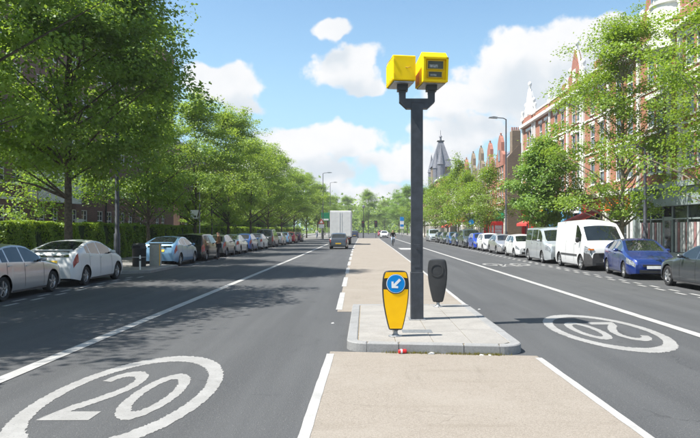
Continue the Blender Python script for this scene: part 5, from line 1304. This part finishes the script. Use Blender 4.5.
for q in range(4): MB().lathe([(.001, 12.6), (.10, 12.6), (.08, 13.0), (.001, 13.0)], 8, .66 + .23 * q, .3).build('chimney_pot', 'terra', st_)
# --- cream house with red awning and the spired corner building
def plain(name, label, x, y0, y1, h, mat, shopm, fr, awn=None, floors=3):
    root = thing(name, label, 'building', (x, 0, 0)); k = int((y1 - y0) / 2.2); ws = [y0 + (y1 - y0) * (i + .5) / k for i in range(k)]
    zs = [4.8 + 2.9 * q for q in range(floors - 1)]
    ops = [(w - .45, w + .45, z, z + 1.6) for w in ws for z in zs]
    wall_open(mpR, y0, y1, 4.26, h, ops).build('front_wall', mat, root); MB().box(.16, 9, y0, y1, .12, h - .1).build('inner_block', mat, root)
    for w in ws:
        for z in zs: window(root, -1, w, z, .9, 1.6, bars=(0, 1))
    MB().box(-.3, .3, y0, y1, h + .01, h + .3).build('cornice', 'stone', root)
    MB().prism_axis([(0, h + .31), (9, h + .31), (4.5, h + 3)], y0, y1, 'y').build('roof', 'slate', root, fix=True)
    shopfront(root, y0 + .02, y1 - .02, fascia=shopm, frame=fr, awning=awn)
    return root
plain('cream_house', 'cream rendered house with a red awning beyond the gabled houses', 16.0, 109.5, 122, 9.6, 'cream', 'red', 'white', 'awning_red', 2)
plain('brick_shop_house', 'plain red brick house between the cream house and the spired tower', 16.0, 122.1, 135, 10.2, 'brick_red', 'white', 'cream', None, 3)
sp = plain('spired_building', 'far corner building with a grey slate spire and small turrets', 16.0, 136, 160, 12.5, 'brick_red', 'cream', 'cream', None, 3)
tw = MB().box(-.4, 3.8, 150, 154.4, 12.0, 16.2, .05).build('tower', 'brick_brown', sp)
MB().add([(-.7, 149.6, 16.2), (4.1, 149.6, 16.2), (4.1, 154.8, 16.2), (-.7, 154.8, 16.2), (1.2, 151.6, 22.3), (2.2, 151.6, 22.3), (2.2, 152.8, 22.3), (1.2, 152.8, 22.3)], [(0, 1, 5, 4), (1, 2, 6, 5), (2, 3, 7, 6), (3, 0, 4, 7), (4, 5, 6, 7)]).build('spire_roof', 'slate', tw)
MB().box(.9, 2.5, 151.4, 153.0, 22.31, 22.5).build('spire_cresting', 'black', tw); MB().lathe([(.25, 22.5), (.2, 23.3), (.40, 23.4), (.06, 23.9), (.04, 25.0)], 8, 1.7, 152.2).build('spire_finial', 'slate', tw)
for y_ in (138.2, 147.2, 158.5): 
    MB().lathe([(.8, 12.0), (.8, 15.5), (.95, 15.6), (.9, 15.8), (.35, 18.2), (.03, 20)], 10, .2, y_).build('corner_turret', 'slate', sp)
plain('far_terrace', 'far red brick terrace past the spired building', 16.0, 161, 230, 11.0, 'brick_red', 'white', 'cream', None, 3)
plain('set_back_house', 'stock brick house set back in the side street', 26.0, 66, 74, 9.0, 'brick_brown', 'cream', 'cream', None, 3)

# ------------------------------------------------------------------ street furniture
def lamp(x, y, h, arm, label, r=.085):
    t = thing('street_lamp', label, 'street lamp', (x, y, PZ), 0, 'tall street lamps'); 
    MB().tube([(0, 0, 0), (0, 0, 1.5), (0, 0, 1.55), (0, 0, h)], [r * 1.35, r * 1.35, r * .95, r * .6], 10).build('column', 'pole', t, smooth=40)
    a = MB().tube([(0, 0, h - .03), (arm * .3, 0, h + .08), (arm, 0, h + .12)], r * .45, 8).build('arm', 'pole', t, smooth=40)
    s_ = 1 if arm > 0 else -1
    MB().prism_axis([(arm, h + .05), (arm + s_ * .75, h + .09), (arm + s_ * .72, h + .17), (arm + s_ * .3, h + .23), (arm, h + .18)], -.14, .14, 'y').build('lantern', 'steel', a, fix=True)
lamp(12.15, 56.0, 11.2, -.75, 'tall lamp post on the shop side left of the compact bright tree')
lamp(12.15, 28.2, 5.2, -.5, 'dark lamp post in the tall pale tree, behind the blue liftback')
lamp(12.15, 86.5, 10.8, -.75, 'lamp post among the feathery trees on the shop side')
lamp(-7.3, 113, 11.4, .8, 'first tall lamp post far off beside the green direction sign')
lamp(-7.6, 142, 11.8, .8, 'second tall lamp post far off left of the box truck')
lamp(12.2, 205, 11.5, -.8, 'lamp post far off left of the camera pole')
lamp(-11.75, 30.8, 9.6, .8, 'dark lamp post beside the litter bin on the hedge side', .11)
t = thing('lantern_post', 'short black post with a round dark lantern on the hedge side', 'lamp post', (-11.5, 48.8, PZ))
MB().tube([(0, 0, 0), (0, 0, .9), (0, 0, .95), (0, 0, 4.5)], [.09, .085, .055, .045], 10).build('column', 'black', t, smooth=40)
MB().lathe([(.001, 4.45), (.10, 4.5), (.20, 4.7), (.22, 4.9), (.17, 5.08), (.05, 5.16), (.001, 5.2)], 14).build('lantern', 'black', t, smooth=50)
t = thing('sign_pole', 'thin grey pole with a small white sign by the hedge', 'sign', (-11.5, 45.2, PZ))
MB().tube([(0, 0, 0), (0, 0, 5.4)], .04, 8).build('pole', 'steel', t, smooth=40); MB().box(-.62, -.06, -.06, -.04, 2.45, 3.05).build('sign_plate', 'white', t)
MB().tube([(-.30, -.061, 2.6), (-.30, -.066, 2.6)], .08, 12).build('sign_mark', 'black', t)
# bin, cabinet, bollard on the built-out corner
t = thing('litter_bin', 'black litter bin on the built-out pavement corner', 'bin', (-10.42, 30.0, PZ))
MB().lathe([(.001, 0), (.29, 0), (.30, .03), (.315, .80), (.33, .82), (.33, .86), (.315, .88), (.315, .93), (.30, 1.02), (.22, 1.08), (.001, 1.10)], 20).build('body', 'black', t, smooth=40)
MB().box(-.16, .16, -.34, -.30, .86, .97).build('slot', 'under', t); MB().lathe([(.3135, .42), (.322, .42), (.322, .46), (.3135, .46)], 20).build('band', 'steel', t)
t = thing('utility_cabinet', 'grey utility cabinet with a yellow edge beside the litter bin', 'cabinet', (-9.85, 30.6, PZ))
MB().box(-.235, .215, -.18, .18, 0, 1.03, .02).build('body', 'greybox', t); MB().box(-.25, .255, -.2, .2, 1.032, 1.07, .01).build('lid', 'greybox', t); MB().box(.217, .235, -.178, -.10, .02, 1.02).build('edge_strip', 'yellowsign', t)
MB().box(-.19, .17, -.192, -.182, .06, .97, .003).build('door', 'greybox', t)
t = thing('marker_post', 'short white marker post at the pavement corner', 'bollard', (-9.55, 27.6, PZ))
MB().tube([(0, 0, 0), (0, 0, .55), (0, 0, .62)], [.035, .035, .02], 10).build('post', 'white', t, smooth=40); MB().lathe([(.0355, .38), (.039, .38), (.039, .46), (.0355, .46)], 12).build('band', 'black', t)
# signs and signals far down the road
t = thing('direction_sign', 'green direction sign on two posts far along the hedge side', 'sign', (-7.2, 118, PZ))
for s_ in (-1, 1): MB().tube([(s_ * .6, 0, 0), (s_ * .6, 0, 5.2)], .06, 8).build('post', 'steel', t)
MB().box(-.75, .75, -.09, -.06, 3.2, 4.7, .01).build('panel', 'green', t); MB().box(-.6, .6, -.10, -.092, 3.3, 3.6).build('white_patch', 'white', t)
t = thing('warning_sign', 'red bordered triangular warning sign in front of the green sign', 'sign', (-7.25, 108, PZ))
MB().tube([(0, 0, 0), (0, 0, 3.6)], .04, 8).build('post', 'steel', t)
MB().prism_axis([(-.5, 2.6), (.5, 2.6), (0, 3.5)], -.07, -.045, 'y').build('triangle', 'red', t, fix=True); MB().prism_axis([(-.28, 2.72), (.28, 2.72), (0, 3.22)], -.08, -.071, 'y').build('triangle_face', 'white', t, fix=True)
MB().box(-.45, .45, -.07, -.045, 1.9, 2.5).build('plate', 'white', t)
def signal(x, y, label):
    t = thing('traffic_light', label, 'traffic light', (x, y, 0), 0, 'traffic lights at the far crossing')
    MB().tube([(0, 0, 0), (0, 0, 3.4)], .06, 8).build('pole', 'pole', t); h_ = MB().box(-.2, .2, -.18, .1, 2.35, 3.4, .02).build('signal_head', 'black', t)
    for z_, m_ in ((3.18, 'taillamp'), (2.87, 'dkgrey'), (2.56, 'dkgrey')): MB().tube([(0, -.18, z_), (0, -.22, z_)], .1, 12).build('lens', m_, h_)
    MB().box(-.32, .32, .08, .1, 2.2, 3.55).build('backing_board', 'black', t)
signal(-0.4, 131, 'traffic light at the far end of the buff strip, nearer the truck'); signal(2.2, 131, 'traffic light at the far end of the buff strip, nearer the shops')
signal(-6.9, 124, 'traffic light at the far pavement corner under the tall lamps')
t = thing('island_lamp', 'globe topped lamp post at the end of the buff strip', 'lamp post', (-0.3, 136, 0)); MB().tube([(0, 0, 0), (0, 0, 6.2)], .07, 8).build('column', 'pole', t)
MB().lathe([(.001, 6.15), (.25, 6.25), (.33, 6.5), (.25, 6.8), (.001, 6.9)], 12).build('globe', 'steel', t, smooth=50)
t = thing('bus_stop_flag', 'tall blue and white bus stop panel far along the shop side', 'sign', (8.4, 148, 0)); MB().tube([(0, 0, 0), (0, 0, 2.2)], .08, 8).build('post', 'steel', t)
MB().box(-.45, .45, -.08, .08, 1.9, 4.6, .01).build('panel', 'white', t); MB().box(-.45, .45, -.095, -.082, 3.7, 4.6).build('blue_band', 'blue', t); MB().box(-.4, .4, -.095, -.082, 2.4, 2.9).build('blue_band', 'blue', t)
# telephone box
t = thing('telephone_box', 'red telephone box on the shop side pavement', 'telephone box', (12.9, 63.5, PZ), .1)
for s_ in (-1, 1):
    for q in (-1, 1): MB().box(s_ * .40 - .05, s_ * .40 + .05, q * .40 - .05, q * .40 + .05, .1, 2.1).build('corner_post', 'red', t)
MB().box(-.46, .46, -.46, .46, 0, .18, .01).build('plinth', 'red', t); MB().box(-.48, .48, -.48, .48, 2.1, 2.35, .03).build('fascia', 'red', t); MB().box(-.42, .42, -.42, .42, 2.352, 2.48, .06).build('roof', 'red', t)
for i, (a, b, c, d_) in enumerate(((-.35, .35, -.43, -.415), (-.35, .35, .415, .43), (-.43, -.415, -.35, .35), (.415, .43, -.35, .35))):
    p = MB().box(a, b, c, d_, .5, 2.08).build('glazing', pm('kiosk_glass', (.45, .47, .48), .15), t)
    for z_ in (.8, 1.1, 1.4, 1.7): MB().box(min(a, b - .001) - .003, b + .003, c - .006, d_ + .006, z_, z_ + .035).build('glazing_bar', 'red', p)
MB().box(-.36, .36, -.40, .40, .18, .5).build('lower_panel', 'red', t)
t = thing('parking_sign', 'blue parking sign on a post among the far parked cars', 'sign', (12.1, 74, PZ)); MB().tube([(0, 0, 0), (0, 0, 2.6)], .04, 8).build('post', 'steel', t); MB().tube([(0, -.06, 2.5), (0, -.04, 2.5)], .3, 20).build('disc', 'blue', t)

# ------------------------------------------------------------------ people
def skin_mesh(name, joints, edges, mat, parent, root=0, sub=2):
    me = bpy.data.meshes.new(name); me.from_pydata([j[0] for j in joints], edges, [])
    o = obj(name, me, mat, parent)
    md = o.modifiers.new('skin', 'SKIN'); md.use_smooth_shade = True
    if not me.skin_vertices: me.attributes  # layer is created with the modifier below
    if not me.skin_vertices:
        bm = bmesh.new(); bm.from_mesh(me); bm.verts.layers.skin.verify(); bm.to_mesh(me); bm.free()
    for i, j in enumerate(joints):
        r = j[1]; me.skin_vertices[0].data[i].radius = (r, r) if isinstance(r, (int, float)) else r
        me.skin_vertices[0].data[i].use_root = (i == root)
    ss = o.modifiers.new('subsurf', 'SUBSURF'); ss.levels = sub; ss.render_levels = sub
    return o
def hand(pos, d, mat, parent):
    d = Vector(d).normalized(); s_ = d.cross(Vector((0, 0, 1))); s_ = s_.normalized() if s_.length > .1 else Vector((1, 0, 0)); p = Vector(pos)
    J = [(tuple(p), .026), (tuple(p + d * .05), .034), (tuple(p + d * .09), .032)]; E = [(0, 1), (1, 2)]
    for k, (o_, ln) in enumerate(((-.027, .06), (-.009, .075), (.009, .07), (.027, .055))):
        b = len(J); J += [(tuple(p + d * .10 + s_ * o_), .009), (tuple(p + d * (.10 + ln) + s_ * o_ * 1.2 + Vector((0, .02, 0))), .008)]; E += [(2, b), (b, b + 1)]
    b = len(J); J += [(tuple(p + d * .06 - s_ * .045), .010), (tuple(p + d * .10 - s_ * .06), .009)]; E += [(1, b), (b, b + 1)]
    return skin_mesh('hand', J, E, mat, parent, 0, 1)
def person(loc, rz, label, jacket, trousers, K, hairm='hair', group=None):
    """K: joint positions by name, standing figure"""
    t = thing('person', label, 'person', loc, rz, group)
    g = lambda n_: K[n_]
    names = ['pelvis', 'waist', 'chest', 'neck', 'head', 'crown']
    J = [(g('pelvis'), .12), (g('waist'), .12), (g('chest'), .14), (g('neck'), .055), (g('head'), (.075, .09)), (g('crown'), (.06, .07))]; E = [(0, 1), (1, 2), (2, 3), (3, 4), (4, 5)]
    for s_ in 'LR':
        b = len(J); J += [(g('sh' + s_), .065), (g('el' + s_), .045), (g('wr' + s_), .032)]; E += [(2, b), (b, b + 1), (b + 1, b + 2)]
        b = len(J); J += [(g('hip' + s_), .085), (g('kn' + s_), .058), (g('an' + s_), .04), (g('toe' + s_), .035)]; E += [(0, b), (b, b + 1), (b + 1, b + 2), (b + 2, b + 3)]
    body = skin_mesh('body', J, E, 'skin', t)
    J = [(g('pelvis'), .155), (g('waist'), .150), (g('chest'), .170), (tuple(Vector(g('chest')).lerp(Vector(g('neck')), .6)), .085)]; E = [(0, 1), (1, 2), (2, 3)]
    for s_ in 'LR': b = len(J); J += [(g('sh' + s_), .085), (g('el' + s_), .062), (g('wr' + s_), .046)]; E += [(2, b), (b, b + 1), (b + 1, b + 2)]
    skin_mesh('jacket', J, E, jacket, body)
    J = [(g('pelvis'), .150)]; E = []
    for s_ in 'LR': b = len(J); J += [(g('hip' + s_), .105), (g('kn' + s_), .078), (g('an' + s_), .062)]; E += [(0, b), (b, b + 1), (b + 1, b + 2)]
    skin_mesh('trousers', J, E, trousers, body)
    for s_ in 'LR':
        a, b = Vector(g('an' + s_)), Vector(g('toe' + s_)); skin_mesh('shoe', [(tuple(a + Vector((0, 0, -.03))), .048), (tuple(a.lerp(b, .6)), .045), (tuple(b), .034)], [(0, 1), (1, 2)], 'black', body)
        e_, w_ = Vector(g('el' + s_)), Vector(g('wr' + s_)); hand(w_, w_ - e_, 'skin', body)
    h, c = Vector(g('head')), Vector(g('crown')); f = Vector(K.get('face', (0, -1, 0)))
    skin_mesh('hair', [(tuple(h - f * .035 + Vector((0, 0, .02))), .078), (tuple(c - f * .02 + Vector((0, 0, .025))), .072)], [(0, 1)], hairm, body)
    sd = f.cross(Vector((0, 0, 1))).normalized()
    skin_mesh('nose', [(tuple(h + f * .085 + Vector((0, 0, .03))), .012), (tuple(h + f * .115 + Vector((0, 0, -.005))), .016)], [(0, 1)], 'skin', body, 0, 1)
    for s_ in (-1, 1): skin_mesh('eye', [(tuple(h + f * .088 + sd * s_ * .032 + Vector((0, 0, .035))), .009), (tuple(h + f * .093 + sd * s_ * .032 + Vector((0, 0, .035))), .009)], [(0, 1)], 'black', body, 0, 1)
    return t
std = dict(pelvis=(0, 0, .93), waist=(0, 0, 1.08), chest=(0, .01, 1.30), neck=(0, -.01, 1.47), head=(0, -.03, 1.57), crown=(0, -.02, 1.66),
           shL=(-.19, .01, 1.38), elL=(-.25, .02, 1.12), wrL=(-.25, -.08, .90), shR=(.19, .01, 1.38), elR=(.26, -.02, 1.12), wrR=(.24, -.2, .98),
           hipL=(-.09, 0, .88), knL=(-.10, -.03, .50), anL=(-.11, .02, .09), toeL=(-.12, -.13, .045), hipR=(.09, 0, .88), knR=(.11, -.05, .50), anR=(.12, .0, .09), toeR=(.13, -.15, .045))
person((-8.85, 39.3, .0), R(-75), 'man in a brown jacket and dark trousers standing by the black parked car', 'brown', 'navy', std)
walk = dict(std); walk.update(knL=(-.09, -.16, .50), anL=(-.09, -.12, .10), toeL=(-.09, -.27, .06), knR=(.09, .10, .48), anR=(.09, .30, .14), toeR=(.09, .20, .045), wrL=(-.25, .12, .92), wrR=(.25, -.2, .98))
person((-7.9, 121, PZ), R(150), 'pedestrian in black at the far pavement corner', 'cloth', 'navy', walk)
person((-8.6, 116, PZ), R(20), 'pedestrian in pale jeans near the green direction sign', 'white', 'jeans', walk)
# cyclist riding towards the camera beside the buff strip
bk = thing('bicycle', 'dark bicycle ridden along the edge of the buff strip', 'bicycle', (3.05, 71.0, 0), 0)
def ring_(y):
    m = MB(); 
    return m.lathe([(.30, -.018), (.335, -.018), (.345, 0), (.335, .018), (.30, .018), (.30, -.018)], 28, y, .345, axis='x')
for y_ in (-.52, .52):
    w_ = ring_(y_).build('wheel', 'tyre', bk, smooth=40)
    for q in range(8): a = math.pi * q / 8; MB().tube([(0, y_ - .3 * math.cos(a), .345 - .3 * math.sin(a)), (0, y_ + .3 * math.cos(a), .345 + .3 * math.sin(a))], .004, 4).build('spoke', 'steel', w_)
fr_ = MB()
for a, b in (((0, .52, .345), (0, .05, .30)), ((0, .05, .30), (0, .20, .86)), ((0, .52, .345), (0, .17, .78)), ((0, .17, .78), (0, -.36, .82)), ((0, .05, .30), (0, -.38, .74)), ((0, -.36, .92), (0, -.52, .345))): fr_.tube([a, b], .018, 6)
tag(fr_.build('frame', 'black', bk)); MB().tube([(-.28, -.42, 1.0), (-.1, -.38, .98), (.1, -.38, .98), (.28, -.42, 1.0)], .014, 6).build('handlebar', 'black', bk)
MB().box(-.07, .07, .12, .36, .86, .91, .015).build('saddle', 'black', bk); MB().tube([(-.16, -.05, .20), (-.09, .05, .30), (.09, .05, .30), (.16, .15, .40)], .012, 6).build('crank', 'steel', bk)
cy = dict(pelvis=(0, .22, .98), waist=(0, .14, 1.12), chest=(0, -.06, 1.36), neck=(0, -.14, 1.52), head=(0, -.19, 1.61), crown=(0, -.18, 1.71),
          shL=(-.18, -.08, 1.42), elL=(-.27, -.22, 1.20), wrL=(-.27, -.38, 1.03), shR=(.18, -.08, 1.42), elR=(.27, -.22, 1.20), wrR=(.27, -.38, 1.03),
          hipL=(-.09, .18, .95), knL=(-.12, -.20, .66), anL=(-.13, -.05, .26), toeL=(-.14, -.17, .21), hipR=(.09, .18, .95), knR=(.13, -.22, .82), anR=(.13, .12, .46), toeR=(.14, .02, .40))
person((3.05, 71.0, 0), 0, 'cyclist in a black jacket and pale jeans riding towards the camera', 'cloth', 'jeans', cy)

# ------------------------------------------------------------------ thin summer haze over the street
hz = MB().box(-420, 420, -60, 480, -1.1, 26.0).build('haze', None)
hm_ = bpy.data.materials.new('haze_air'); hm_.use_nodes = True; HN = NT(hm_.node_tree); HN.n.clear()
pv = HN.add('ShaderNodeVolumePrincipled'); pv.inputs['Color'].default_value = (.93, .96, 1, 1); pv.inputs['Density'].default_value = 0.00042; pv.inputs['Anisotropy'].default_value = 0.2
ho = HN.add('ShaderNodeOutputMaterial'); HN.link(pv.outputs[0], ho.inputs['Volume'])
hz.data.materials.append(hm_); tag(hz, 'thin pale haze in the air along the street', None, None, 'stuff')
